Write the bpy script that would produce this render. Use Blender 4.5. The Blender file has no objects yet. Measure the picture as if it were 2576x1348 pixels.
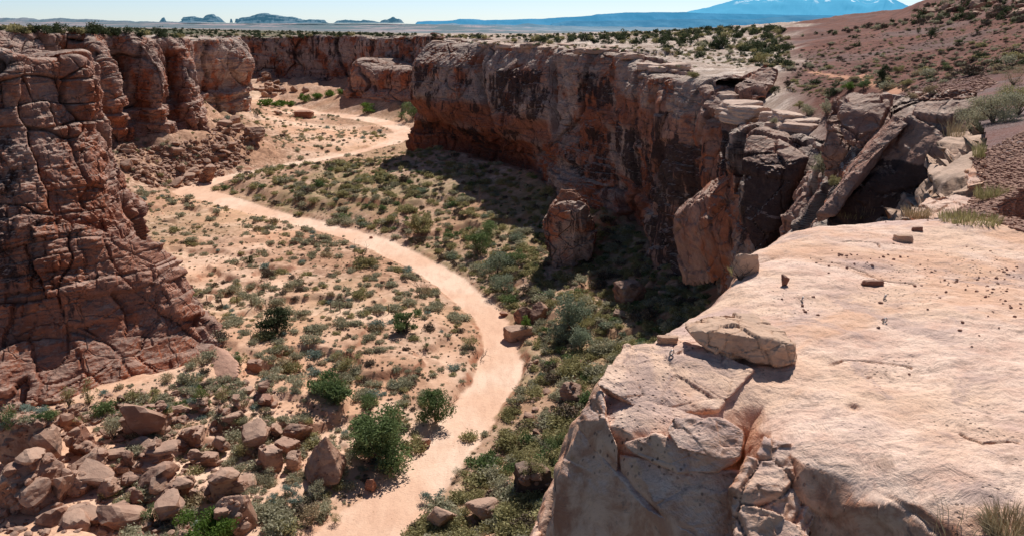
import bpy, bmesh, math, random
import numpy as np
from mathutils import Vector, Matrix
random.seed(7); RS = np.random.RandomState(11)
S = bpy.context.scene
COL = S.collection
rad = math.radians

# ------------------------------------------------------------------ camera / world
F, CX, CY = 1900.0, 1288.0, 674.0            # survey frame used to read positions off the photograph
PITCH = rad(17.96); CP, SP = math.cos(PITCH), math.sin(PITCH)
CAMZ = 38.0
def px(u, v, Y):
    """world point at ground distance Y seen in direction (u,v)"""
    a, b = (u-CX)/F, (v-CY)/F
    dy = CP - b*SP; dz = -SP - b*CP
    t = Y/dy
    return (a*t, Y, CAMZ + dz*t)
def pz(u, v, z):
    """world point at height z seen in direction (u,v)"""
    a, b = (u-CX)/F, (v-CY)/F
    dy = CP - b*SP; dz = -SP - b*CP
    t = (z-CAMZ)/dz
    return (a*t, dy*t, z)
cam_d = bpy.data.cameras.new('camera'); cam = bpy.data.objects.new('camera', cam_d); COL.objects.link(cam)
cam.location = (0, 0, CAMZ); cam.rotation_euler = (rad(90)-PITCH, 0, 0)
cam_d.sensor_width = 36; cam_d.lens = 36*F/2576; cam_d.clip_start = 0.1; cam_d.clip_end = 120000
S.camera = cam
S.view_settings.view_transform = 'Standard'; S.view_settings.look = 'None'; S.view_settings.exposure = 0

SUN_AZ, SUN_EL = rad(19), rad(49)            # azimuth clockwise from +Y (ahead, a little right)
w = bpy.data.worlds.new('World'); S.world = w; w.use_nodes = True
nt = w.node_tree; nt.nodes.clear()
sky = nt.nodes.new('ShaderNodeTexSky'); sky.sky_type = 'NISHITA'; sky.sun_disc = False
sky.sun_elevation = SUN_EL; sky.sun_rotation = SUN_AZ; sky.altitude = 1400; sky.air_density = 1.0; sky.dust_density = 0.25; sky.ozone_density = 3.0
hs = nt.nodes.new('ShaderNodeMix'); hs.data_type = 'RGBA'; hs.blend_type = 'MULTIPLY'; hs.inputs[0].default_value = 1
hs.inputs[7].default_value = (0.74, 0.96, 1.10, 1)
bg = nt.nodes.new('ShaderNodeBackground'); bg.inputs[1].default_value = 0.075
ow = nt.nodes.new('ShaderNodeOutputWorld')
tc = nt.nodes.new('ShaderNodeTexCoord'); sx = nt.nodes.new('ShaderNodeSeparateXYZ'); mr = nt.nodes.new('ShaderNodeMapRange'); mr.interpolation_type = 'SMOOTHSTEP'
mr.inputs[1].default_value = -.02; mr.inputs[2].default_value = .30; mr.inputs[3].default_value = 0; mr.inputs[4].default_value = 1
mc = nt.nodes.new('ShaderNodeMix'); mc.data_type = 'RGBA'; nt.links.new(mr.outputs[0], mc.inputs[0]); mc.inputs[6].default_value = (1.60, 1.38, 1.50, 1); mc.inputs[7].default_value = (.92, .70, .62, 1)
nt.links.new(tc.outputs['Generated'], sx.inputs[0]); nt.links.new(sx.outputs[2], mr.inputs[0])
m2 = nt.nodes.new('ShaderNodeMix'); m2.data_type = 'RGBA'; m2.blend_type = 'MULTIPLY'; m2.inputs[0].default_value = 1      # hazier, brighter air low down
nt.links.new(hs.outputs[2], m2.inputs[6]); nt.links.new(mc.outputs[2], m2.inputs[7])
nt.links.new(sky.outputs[0], hs.inputs[6]); nt.links.new(m2.outputs[2], bg.inputs[0]); nt.links.new(bg.outputs[0], ow.inputs[0])
sd_ = bpy.data.lights.new('sun', 'SUN'); sd_.energy = 5.0; sd_.angle = rad(0.53); sd_.color = (1, 0.94, 0.87)
sun = bpy.data.objects.new('sun', sd_); COL.objects.link(sun)
sv = Vector((math.sin(SUN_AZ)*math.cos(SUN_EL), math.cos(SUN_AZ)*math.cos(SUN_EL), math.sin(SUN_EL)))
sun.rotation_euler = sv.to_track_quat('Z', 'Y').to_euler(); sun.location = sv*200

# ------------------------------------------------------------------ numpy noise
def _h(ix, iy, iz, s):
    n = (ix.astype(np.int64)*374761393 + iy.astype(np.int64)*668265263 + iz.astype(np.int64)*2147483647 + s*1274126177) & 0xFFFFFFFF
    n = ((n ^ (n >> 13))*1274126177) & 0xFFFFFFFF
    n = ((n ^ (n >> 16))*2246822519) & 0xFFFFFFFF
    n = n ^ (n >> 15)
    return (n & 0xFFFFFF).astype(np.float64)/0xFFFFFF
def vnoise(P, s=0):
    P = np.asarray(P, float); i = np.floor(P); f = P-i; f = f*f*f*(f*(f*6-15)+10)
    x, y, z = i[:, 0], i[:, 1], i[:, 2]; r = 0
    for dx in (0, 1):
        wx = f[:, 0] if dx else 1-f[:, 0]
        for dy in (0, 1):
            wy = f[:, 1] if dy else 1-f[:, 1]
            for dz in (0, 1):
                wz = f[:, 2] if dz else 1-f[:, 2]
                r = r + wx*wy*wz*_h(x+dx, y+dy, z+dz, s)
    return r*2-1
def fbm(P, o=4, s=0, g=0.5, ridge=False):
    P = np.asarray(P, float); r = np.zeros(len(P)); a = 1.0; t = 0
    for k in range(o):
        n = vnoise(P*(2.03**k)+17.3*k, s+k)
        if ridge: n = 1-2*np.abs(n)
        r += a*n; t += a; a *= g
    return r/t
def worley(P, s=0, jit=0.9):
    """F1, F2-F1 edge measure, id"""
    P = np.asarray(P, float); i = np.floor(P)
    f1 = np.full(len(P), 9.0); f2 = np.full(len(P), 9.0); idv = np.zeros(len(P))
    for dx in (-1, 0, 1):
        for dy in (-1, 0, 1):
            for dz in (-1, 0, 1):
                cx, cy, cz = i[:, 0]+dx, i[:, 1]+dy, i[:, 2]+dz
                qx = cx+.5+jit*(_h(cx, cy, cz, s)-.5); qy = cy+.5+jit*(_h(cx, cy, cz, s+1)-.5); qz = cz+.5+jit*(_h(cx, cy, cz, s+2)-.5)
                d = np.sqrt((P[:, 0]-qx)**2+(P[:, 1]-qy)**2+(P[:, 2]-qz)**2)
                c = d < f1
                f2 = np.where(c, f1, np.minimum(f2, d)); idv = np.where(c, _h(cx, cy, cz, s+3), idv); f1 = np.where(c, d, f1)
    return f1, f2-f1, idv
def facets(P, s=0, tilt=.6, jit=.9):
    """fractured-block field: per cell a random offset and a random planar tilt; returns (offset -.5...5 , tilt term, edge)"""
    P = np.asarray(P, float); i = np.floor(P)
    f1 = np.full(len(P), 9.0); f2 = np.full(len(P), 9.0); of = np.zeros(len(P)); tl = np.zeros(len(P))
    for dx in (-1, 0, 1):
        for dy in (-1, 0, 1):
            for dz in (-1, 0, 1):
                cx, cy, cz = i[:, 0]+dx, i[:, 1]+dy, i[:, 2]+dz
                vx = P[:, 0]-(cx+.5+jit*(_h(cx, cy, cz, s)-.5)); vy = P[:, 1]-(cy+.5+jit*(_h(cx, cy, cz, s+1)-.5)); vz = P[:, 2]-(cz+.5+jit*(_h(cx, cy, cz, s+2)-.5))
                d = np.sqrt(vx*vx+vy*vy+vz*vz); c = d < f1
                if not c.any(): f2 = np.minimum(f2, d); continue
                t = (_h(cx, cy, cz, s+4)-.5)*vx+(_h(cx, cy, cz, s+5)-.5)*vy+(_h(cx, cy, cz, s+6)-.4)*vz
                f2 = np.where(c, f1, np.minimum(f2, d)); of = np.where(c, _h(cx, cy, cz, s+3)-.5, of); tl = np.where(c, t, tl); f1 = np.where(c, d, f1)
    return of, tl*2*tilt, f2-f1
def masonry(sx, z, P, w_, h_, s, skew=.12):
    """bedded, jointed rock: beds of uneven thickness cut into blocks by joints; offset, lateral tilt, vertical tilt, distance to the nearest edge (m)"""
    zt = (z+fbm(P*.06, 3, s)*h_*.7+fbm(P*.4, 2, s+1)*h_*.05)/h_; zt = zt+.42*vnoise(np.stack([zt*.8, 0*zt+s, 0*zt], 1), s+2)
    k = np.floor(zt); fz_ = zt-k; hk = _h(k, 0*k+s, 0*k, 31)
    q = (sx+skew*z+fbm(P*.07, 2, s+3)*w_*.45+fbm(P*.7, 2, s+7)*w_*.025)/(w_*(.6+.9*hk))+hk*7.3; j = np.floor(q); fx = q-j
    o = _h(j, k, 0*k+s, 32)-.5; t = (_h(j, k, 0*k+s, 33)-.5)*(fx-.5)*2; tz = (_h(j, k, 0*k+s, 34)-.42)*(fz_-.5)*2
    return o, t, tz, np.minimum(np.minimum(fx, 1-fx)*w_, np.minimum(fz_, 1-fz_)*h_), np.minimum(fz_, 1-fz_)*h_
def sstep(a, b, x):
    t = np.clip((x-a)/(b-a), 0, 1); return t*t*(3-2*t)
def seg_dist(X, Y, pts):
    """distance to a polyline, parameter index (float) of nearest point, side sign"""
    best = np.full(X.shape, 1e9); par = np.zeros(X.shape); side = np.zeros(X.shape)
    for k in range(len(pts)-1):
        ax, ay = pts[k][:2]; bx, by = pts[k+1][:2]
        dx, dy = bx-ax, by-ay; L = dx*dx+dy*dy+1e-12
        t = np.clip(((X-ax)*dx+(Y-ay)*dy)/L, 0, 1)
        d = np.hypot(X-ax-t*dx, Y-ay-t*dy)
        c = d < best
        best = np.where(c, d, best); par = np.where(c, k+t, par)
        side = np.where(c, np.sign(dx*(Y-ay)-dy*(X-ax)), side)
    return best, par, side
def in_poly(X, Y, pts):
    r = np.zeros(X.shape, bool); n = len(pts)
    for k in range(n):
        ax, ay = pts[k][:2]; bx, by = pts[(k+1) % n][:2]
        c = ((ay > Y) != (by > Y)) & (X < (bx-ax)*(Y-ay)/(by-ay+1e-12)+ax)
        r ^= c
    return r

# ------------------------------------------------------------------ mesh helpers
def mesh_np(name, V, Q, mat=None, smooth=True, attrs=None, mats=None, midx=None):
    V = np.asarray(V, np.float32); Q = np.asarray(Q, np.int32)
    me = bpy.data.meshes.new(name); k = Q.shape[1]
    me.vertices.add(len(V)); me.vertices.foreach_set('co', V.ravel())
    me.loops.add(Q.size); me.loops.foreach_set('vertex_index', Q.ravel())
    me.polygons.add(len(Q)); me.polygons.foreach_set('loop_start', np.arange(0, Q.size, k, dtype=np.int32))
    me.polygons.foreach_set('loop_total', np.full(len(Q), k, np.int32))
    me.polygons.foreach_set('use_smooth', np.full(len(Q), smooth))
    for a, (dom, val) in (attrs or {}).items():
        at = me.attributes.new(a, 'FLOAT', dom); at.data.foreach_set('value', np.asarray(val, np.float32))
    for m in (mats or ([mat] if mat else [])): me.materials.append(m)
    if midx is not None: me.polygons.foreach_set('material_index', np.asarray(midx, np.int32))
    me.update(calc_edges=True); me.validate()
    return me
def obj(name, me, parent=None, loc=None):
    o = bpy.data.objects.new(name, me); COL.objects.link(o)
    if parent: o.parent = parent
    if loc is not None: o.location = loc
    return o
def tag(o, label, cat, group=None, kind=None):
    if label: o['label'] = label
    if cat: o['category'] = cat
    if group: o['group'] = group
    if kind: o['kind'] = kind
    return o
def struct(o, label=None):
    o['kind'] = 'structure'
    if label: o['label'] = label
    return o
def grid_quads(nu, nv):
    i = np.arange(nu*nv).reshape(nu, nv)
    return np.stack([i[:-1, :-1].ravel(), i[1:, :-1].ravel(), i[1:, 1:].ravel(), i[:-1, 1:].ravel()], 1)
def grid_normals(G):
    du = np.gradient(G, axis=0); dv = np.gradient(G, axis=1)
    n = np.cross(du, dv); n /= np.linalg.norm(n, axis=2, keepdims=True)+1e-9
    return n
def catmull(C, n):
    """resample control rows C (k,...) to n rows"""
    k = len(C); t = np.linspace(0, k-1, n); i = np.clip(t.astype(int), 0, k-2); f = t-i
    sh = (-1,)+(1,)*(C.ndim-1); f = f.reshape(sh)
    p0 = C[np.clip(i-1, 0, k-1)]; p1 = C[i]; p2 = C[i+1]; p3 = C[np.clip(i+2, 0, k-1)]
    return .5*((2*p1)+(-p0+p2)*f+(2*p0-5*p1+4*p2-p3)*f*f+(-p0+3*p1-3*p2+p3)*f**3)
def arc_resample(C, n, axis_pts):
    d = np.linalg.norm(np.diff(axis_pts, axis=0), axis=1); s = np.r_[0, np.cumsum(d)]; t = np.linspace(0, s[-1], n)
    return np.interp(t, s, np.arange(len(C)))
def take_rows(C, t):
    k = len(C); i = np.clip(t.astype(int), 0, k-2); f = (t-i).reshape((-1,)+(1,)*(C.ndim-1))
    p0 = C[np.clip(i-1, 0, k-1)]; p1 = C[i]; p2 = C[i+1]; p3 = C[np.clip(i+2, 0, k-1)]
    return .5*((2*p1)+(-p0+p2)*f+(2*p0-5*p1+4*p2-p3)*f*f+(-p0+3*p1-3*p2+p3)*f**3)

# ------------------------------------------------------------------ node helper
class NB:
    def __init__(s, name):
        s.m = bpy.data.materials.new(name); s.m.use_nodes = True; s.t = s.m.node_tree; s.t.nodes.clear()
        s.out = s.t.nodes.new('ShaderNodeOutputMaterial'); s.geo = s.t.nodes.new('ShaderNodeNewGeometry'); s.pos = s.geo.outputs['Position']
    def lk(s, a, b):
        if isinstance(a, bpy.types.NodeSocket): s.t.links.new(a, b)
        else:
            try: b.default_value = a
            except Exception: b.default_value = (*a, 1) if len(a) == 3 else a
    def map(s, vec, scale, loc=(0, 0, 0), rot=(0, 0, 0)):
        n = s.t.nodes.new('ShaderNodeMapping'); s.lk(vec, n.inputs[0]); n.inputs[1].default_value = loc; n.inputs[2].default_value = rot
        n.inputs[3].default_value = scale if hasattr(scale, '__len__') else (scale,)*3
        return n.outputs[0]
    def noise(s, vec, scale=1, det=6, rough=.6, dist=0, typ=None):
        n = s.t.nodes.new('ShaderNodeTexNoise'); s.lk(vec, n.inputs['Vector']); n.inputs['Scale'].default_value = scale
        n.inputs['Detail'].default_value = det; n.inputs['Roughness'].default_value = rough; n.inputs['Distortion'].default_value = dist
        return n.outputs[0]
    def vor(s, vec, scale=1, feat='F1', out=0, rnd=1):
        n = s.t.nodes.new('ShaderNodeTexVoronoi'); n.feature = feat; s.lk(vec, n.inputs['Vector']); n.inputs['Scale'].default_value = scale
        n.inputs['Randomness'].default_value = rnd
        return n.outputs[out]
    def ramp(s, x, a, b, lo=0, hi=1):
        n = s.t.nodes.new('ShaderNodeMapRange'); n.interpolation_type = 'SMOOTHSTEP'; s.lk(x, n.inputs[0])
        n.inputs[1].default_value = a; n.inputs[2].default_value = b; n.inputs[3].default_value = lo; n.inputs[4].default_value = hi
        return n.outputs[0]
    def math(s, op, a, b=0.0):
        n = s.t.nodes.new('ShaderNodeMath'); n.operation = op; s.lk(a, n.inputs[0]); s.lk(b, n.inputs[1]); return n.outputs[0]
    def mix(s, f, a, b, mode='MIX'):
        n = s.t.nodes.new('ShaderNodeMix'); n.data_type = 'RGBA'; n.blend_type = mode; s.lk(f, n.inputs[0]); s.lk(a, n.inputs[6]); s.lk(b, n.inputs[7]); return n.outputs[2]
    def attr(s, name, typ='GEOMETRY'):
        n = s.t.nodes.new('ShaderNodeAttribute'); n.attribute_name = name; n.attribute_type = typ; return n.outputs['Fac']
    def objrand(s):
        n = s.t.nodes.new('ShaderNodeObjectInfo'); return n.outputs['Random']
    def nz(s):
        n = s.t.nodes.new('ShaderNodeSeparateXYZ'); s.lk(s.geo.outputs['Normal'], n.inputs[0]); return n.outputs[2]
    def posz(s):
        n = s.t.nodes.new('ShaderNodeSeparateXYZ'); s.lk(s.pos, n.inputs[0]); return n.outputs[2]
    def bump(s, h, dist, strength=1.0, normal=None):
        n = s.t.nodes.new('ShaderNodeBump'); n.inputs['Strength'].default_value = strength; n.inputs['Distance'].default_value = dist
        s.lk(h, n.inputs['Height'])
        if normal is not None: s.lk(normal, n.inputs['Normal'])
        return n.outputs[0]
    def bsdf(s, col, rough=.9, normal=None, metal=0, spec=.2, emis=None, estr=0, trans=0):
        n = s.t.nodes.new('ShaderNodeBsdfPrincipled'); s.lk(col, n.inputs['Base Color']); s.lk(rough, n.inputs['Roughness'])
        n.inputs['Metallic'].default_value = metal; n.inputs['Specular IOR Level'].default_value = spec
        if normal is not None: s.lk(normal, n.inputs['Normal'])
        if emis is not None: s.lk(emis, n.inputs['Emission Color']); n.inputs['Emission Strength'].default_value = estr
        sh = n.outputs[0]
        if trans:
            tr = s.t.nodes.new('ShaderNodeBsdfTranslucent'); s.lk(col, tr.inputs[0]); mx = s.t.nodes.new('ShaderNodeMixShader'); mx.inputs[0].default_value = trans
            s.t.links.new(sh, mx.inputs[1]); s.t.links.new(tr.outputs[0], mx.inputs[2]); sh = mx.outputs[0]
        s.t.links.new(sh, s.out.inputs[0]); return s.m

def m_cliff():
    b = NB('canyon_sandstone'); p = b.pos
    warp = b.noise(p, .15, 3, .5)
    big = b.noise(p, .11, 5, .62); mid = b.noise(p, .45, 6, .65); fine = b.noise(p, 2.6, 6, .7)
    pale = b.mix(b.ramp(mid, .35, .7), (.44, .31, .26, 1), (.69, .54, .46, 1))
    red = b.mix(b.ramp(mid, .35, .65), (.30, .085, .042, 1), (.50, .175, .09, 1))
    col = b.mix(b.ramp(b.math('ADD', big, b.math('MULTIPLY', mid, .45)), .68, .84), pale, red)
    # beds
    redm = b.math('MULTIPLY', b.attr('red'), b.ramp(mid, .2, .5, .55, 1))
    bed = b.noise(b.map(p, (.04, .04, 1.3)), 1, 5, .65, .3)
    col = b.mix(b.ramp(bed, .42, .66, 0, .45), col, b.mix(.5, col, (.18, .07, .05, 1)))
    col = b.mix(redm, col, red)
    # streaky desert varnish
    st = b.noise(b.map(p, (.75, .75, .06)), 1, 6, .64, .3); pt = b.noise(p, .17, 5, .55, .6)
    v = b.math('ADD', b.math('MULTIPLY', st, .85), b.math('MULTIPLY', pt, .75)); v = b.math('SUBTRACT', v, .20)
    v = b.math('ADD', v, b.math('MULTIPLY', b.attr('varn'), .34))
    v = b.math('ADD', v, b.math('MULTIPLY', fine, .10))
    vz = b.ramp(b.nz(), .58, .88, 1, 0)
    vf = b.math('MULTIPLY', b.ramp(v, .80, .90, 0, .93), vz)
    vcol = b.mix(b.ramp(fine, .4, .7), (.028, .019, .022, 1), (.085, .057, .055, 1))
    col = b.mix(vf, col, vcol)
    # weathered pale tops
    top = b.ramp(b.math('ADD', b.nz(), b.math('MULTIPLY', fine, .25)), .80, 1.02)
    topc = b.mix(b.ramp(mid, .35, .65), (.54, .41, .33, 1), (.72, .59, .50, 1))
    tl = b.noise(b.map(p, (.18, .8, 1.6)), 1, 6, .7, .6); topc = b.mix(b.ramp(b.math('ABSOLUTE', b.math('SUBTRACT', tl, .5)), 0, .022, .8, 0), topc, (.17, .12, .10, 1))
    col = b.mix(b.math('MULTIPLY', top, b.math('SUBTRACT', 1.0, b.math('MULTIPLY', b.attr('red'), .7))), col, topc)
    col = b.mix(b.math('MULTIPLY', b.attr('crack'), .8), col, (.05, .03, .027, 1))
    col = b.mix(b.ramp(fine, .3, .75, .30, 0), col, (.10, .06, .05, 1))
    wp = b.t.nodes.new('ShaderNodeMix'); wp.data_type = 'VECTOR'; wp.inputs[0].default_value = .12; b.lk(p, wp.inputs[4]); nn = b.t.nodes.new('ShaderNodeTexNoise'); nn.inputs['Scale'].default_value = .3; nn.inputs['Detail'].default_value = 5; b.lk(p, nn.inputs['Vector'])
    vm = b.t.nodes.new('ShaderNodeVectorMath'); vm.operation = 'MULTIPLY_ADD'; b.lk(nn.outputs[1], vm.inputs[0]); vm.inputs[1].default_value = (2.5, 2.5, 2.5); b.lk(p, vm.inputs[2])
    jl = b.vor(b.map(vm.outputs[0], (.22, .22, .11)), 1, 'DISTANCE_TO_EDGE'); jl2 = b.vor(b.map(vm.outputs[0], (.5, .5, .62)), 1, 'DISTANCE_TO_EDGE')
    col = b.mix(b.math('MULTIPLY', b.ramp(jl, .0, .016, .55, 0), b.ramp(big, .42, .55)), col, (.045, .028, .025, 1))
    col = b.mix(b.math('MULTIPLY', b.ramp(jl2, .0, .025, .4, 0), b.ramp(pt, .45, .58)), col, (.06, .035, .03, 1))
    h = b.math('ADD', b.math('MULTIPLY', mid, 1.0), b.math('MULTIPLY', fine, .35)); h = b.math('SUBTRACT', h, b.ramp(jl, 0, .03, .35, 0))
    h = b.math('ADD', h, b.math('MULTIPLY', b.noise(b.map(p, (.25, .25, 2.2)), 1, 5, .7), .5))
    n = b.bump(h, .55, .8)
    return b.bsdf(col, .92, n)
M_CLIFF = m_cliff()

def m_floor():
    b = NB('canyon_sand'); p = b.pos
    a = b.noise(p, .06, 5, .6); c = b.noise(p, .5, 6, .7); f = b.noise(p, 5, 5, .7); g = b.noise(p, .9, 4, .65)
    sand = b.mix(b.ramp(a, .38, .62), (.73, .43, .275, 1), (.87, .61, .45, 1))
    col = b.mix(b.ramp(c, .47, .66, 0, .65), sand, (.50, .28, .18, 1))
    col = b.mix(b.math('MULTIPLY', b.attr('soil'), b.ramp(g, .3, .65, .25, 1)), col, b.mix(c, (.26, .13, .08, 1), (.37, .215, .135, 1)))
    col = b.mix(b.math('MULTIPLY', b.attr('grass'), b.ramp(c, .35, .6, .2, .85)), col, b.mix(f, (.25, .22, .10, 1), (.36, .29, .15, 1)))
    # pebbly speckle
    dots = b.ramp(b.vor(b.map(p, (1, 1, .2)), 2.2), .12, .24, 1, 0)
    col = b.mix(b.math('MULTIPLY', dots, b.ramp(g, .45, .6, 0, .55)), col, (.17, .10, .07, 1))
    wcol = b.mix(b.ramp(a, .4, .6), (.82, .53, .375, 1), (.90, .66, .505, 1))
    wcol = b.mix(b.ramp(b.noise(b.map(p, (.9, .25, 1), rot=(0, 0, .5)), 1, 4, .6), .4, .7, 0, .35), wcol, (.58, .33, .225, 1))
    wcol = b.mix(b.ramp(b.noise(p, 8, 3, .6), .52, .66, 0, .22), wcol, (.42, .24, .16, 1))
    ft = b.vor(b.map(p, (1.1, .8, .1)), 1.5); wcol = b.mix(b.math('MULTIPLY', b.ramp(ft, .07, .14, .55, 0), b.ramp(g, .42, .55)), wcol, (.42, .235, .15, 1))
    col = b.mix(b.attr('wash'), col, wcol)
    col = b.mix(b.attr('bank'), col, (.34, .135, .075, 1))
    n = b.bump(b.math('ADD', b.math('MULTIPLY', c, .8), b.math('MULTIPLY', f, .25)), .25, .8)
    return b.bsdf(col, .95, n)
M_FLOOR = m_floor()

# ------------------------------------------------------------------ canyon walls: lofted sections, broken into blocks and beds
POLY_RIM = []
def wall(name, secs, NU, NV, amp=1.0, col=9.0, seed=1, bed=1.0, inland=10.0, varn=None, red=None, flip=False, blk=1.0, tall=2.6, rnd=1.0, hump=.35, tall2=1.0, mas=1.0, mw=5.0, mh=3.0, sw=1.9, sh=.95, fac=1.0, lobes=None):
    """secs: list of sections, each a list of (u,v,Y) read from rim to base"""
    C = np.array([[px(*q) for q in s] for s in secs])
    cen = C[:, 0, :]
    # inland skirt on the mesa
    back = C[:, 0, :2]-C[:, -1, :2]; tang = np.gradient(C[:, :, :2].mean(1), axis=0)
    nrm = np.stack([-tang[:, 1], tang[:, 0]], 1); nrm /= np.linalg.norm(nrm, axis=1, keepdims=True)
    if flip: nrm = -nrm
    sk = C[:, 0, :].copy(); sk[:, :2] += nrm*inland; sk[:, 2] -= .55
    sk1 = C[:, 0, :].copy(); sk1[:, :2] += nrm*inland*.35; sk1[:, 2] += hump
    foot = C[:, -1, :].copy(); foot[:, 2] -= 3.0; foot[:, :2] -= nrm*1.0
    C = np.concatenate([sk[:, None], sk1[:, None], C, foot[:, None]], 1)
    mid = C.mean(1)
    t = arc_resample(C, NU, C[:, 2:-1].mean(1)); A = take_rows(C, t)
    B = A.transpose(1, 0, 2)
    L = np.linalg.norm(np.diff(B, axis=0), axis=2).mean(1); s = np.r_[0, np.cumsum(L)]
    tv = np.interp(np.linspace(0, s[-1], NV), s, np.arange(len(s)))
    G = take_rows(B, tv).transpose(1, 0, 2)
    ztop = take_rows(C, t)[:, 2, 2][:, None]; zb = take_rows(C, t)[:, -2, 2][:, None]
    N = grid_normals(G)
    G0 = G
    # make normals point out of the rock: away from the skirt
    out = np.concatenate([-nrm, np.zeros((len(nrm), 1))], 1)
    o = take_rows(out, t)[:, None, :]
    sg = np.sign((N*(o+np.array([0, 0, .4]))).sum(2).mean())
    N = N*sg
    P = G.reshape(-1, 3); n = N.reshape(-1, 3).copy()
    hfrac = ((ztop-G[:, :, 2])/(ztop-zb+1e-6)).ravel()
    q = P+np.stack([fbm(P*.09, 3, seed+40), fbm(P*.09, 3, seed+41), fbm(P*.09, 3, seed+42)], 1)*col*.35
    steep = sstep(.85, .45, n[:, 2])
    low = sstep(.45, .75, hfrac)
    o1, t1, e1 = facets(q*np.array([1/col, 1/col, 1/(col*tall)]), seed, .9)
    c2 = col*.42; o2, t2, e2 = facets((P+(q-P)*.5)*np.array([1/c2, 1/c2, 1/(c2*tall2)])+5.2, seed+5, .9)
    c3 = col*.17; o3, t3, e3 = facets((P+(q-P)*.3)*np.array([1/(c3*1.6), 1/(c3*1.6), 1.3/c3])+9.1, seed+9, .9)
    bm = blk*(.35+.9*sstep(-.25, .3, fbm(P*.07+31, 3, seed+33)))
    axl = take_rows(C, t)[:, 2:-1].mean(1); sarc = np.repeat(np.r_[0, np.cumsum(np.linalg.norm(np.diff(axl, axis=0), axis=1))], NV)
    D = fac*((o1*2.7+t1*2.6)*amp + (sstep(0, .22, e1)-1)*rnd*1.3*amp - sstep(.03, .0, e1)*.9*amp)
    D += fac*bm*((o2*.8+t2*1.1)*amp + (sstep(0, .2, e2)-1)*.3*rnd*amp - sstep(.04, 0, e2)*.3*amp)*(1-.55*mas)
    zc = P[:, 2]
    sidx = np.repeat(t, NV)+.12*fbm(P*.08, 3, seed+81)
    if lobes: D += lobes(sidx, hfrac)
    ma, mt, mv, me_, mbz = masonry(sarc, zc, P, mw, mh, seed+51)
    na, nt_, nv_, ne_, nbz = masonry(sarc, zc, P, sw, sh, seed+61, -.08)
    lw = .45+.75*low; hard = .5+.5*sstep(-.3, .3, fbm(P*.05+11, 3, seed+71))
    D += mas*amp*hard*((ma*2.3+mt*1.5+mv*.9)*lw-sstep(.28, 0, me_)*.45)
    D += mas*amp*((na*.90+nt_*.7+nv_*.4)*lw*(.4+.6*bm)-sstep(.14, 0, ne_)*.16*bm)
    D += bm*(o3*.26+t3*.36)*amp*(.35+.65*low)
    # beds: layers of different hardness, stronger below
    zz = P[:, 2]+fbm(P*.04, 3, seed+9)*2.2
    lay = zz/1.9; li = np.floor(lay); lf = lay-li
    hv = _h(li, li*0+seed, li*0, 5); hv2 = _h(li+1, li*0+seed, li*0, 5)
    bedv = (hv+(hv2-hv)*sstep(.72, 1.0, lf)-.5)*1.9 - np.exp(-((lf-.95)/.09)**2)*.5*(hv2 > .45)
    D += bedv*amp*bed*(.22+.85*low)
    D += fbm(P*.35, 5, seed+20, .55)*.9*amp + fbm(P*1.3, 3, seed+21, .55, True)*.22*amp
    D *= (.25+.75*steep)
    D += fbm(P*.12, 4, seed+25)*.5*(1-steep)+(1-steep)*(o2*.7+t2*.3)*amp*min(col/9, 1.3)-(1-steep)*sstep(.06, 0, e2)*.25
    dirv = n.copy(); dirv[:, 2] *= .35; dirv[:, 2] += .5*(1-steep)
    dirv /= np.linalg.norm(dirv, axis=1, keepdims=True)
    V = P+dirv*D[:, None]
    crack = np.maximum(np.maximum(sstep(.028, .0, e1)*.9*min(fac, 1), sstep(.03, 0, e2)*.5*np.clip(bm, 0, 1)*(1-.6*min(mas, 1))), np.maximum(sstep(.16, .02, me_)*.5*min(mas, 1), sstep(.11, 0, ne_)*.45*np.clip(bm, 0, 1)*min(mas, 1)))*(.45+.55*steep)
    sfr = np.repeat(t/(len(secs)-1), NV)
    sfr = sidx/(len(secs)-1); vv = varn(sfr, hfrac, P) if varn else np.zeros(len(P)); rr = red(sfr, hfrac, P) if red else np.zeros(len(P))
    Q = grid_quads(NU, NV)
    if sg < 0: Q = Q[:, ::-1]
    me = mesh_np(name, V, Q, M_CLIFF, False, {'crack': ('POINT', crack), 'varn': ('POINT', vv), 'red': ('POINT', rr)})
    o_ = obj(name, me)
    return struct(o_)

rim_pts = {}
def addrim(key, secs): rim_pts[key] = [px(*s[0]) for s in secs]; rim_pts[key+'_b'] = [px(*s[-1]) for s in secs]; return secs

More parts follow.
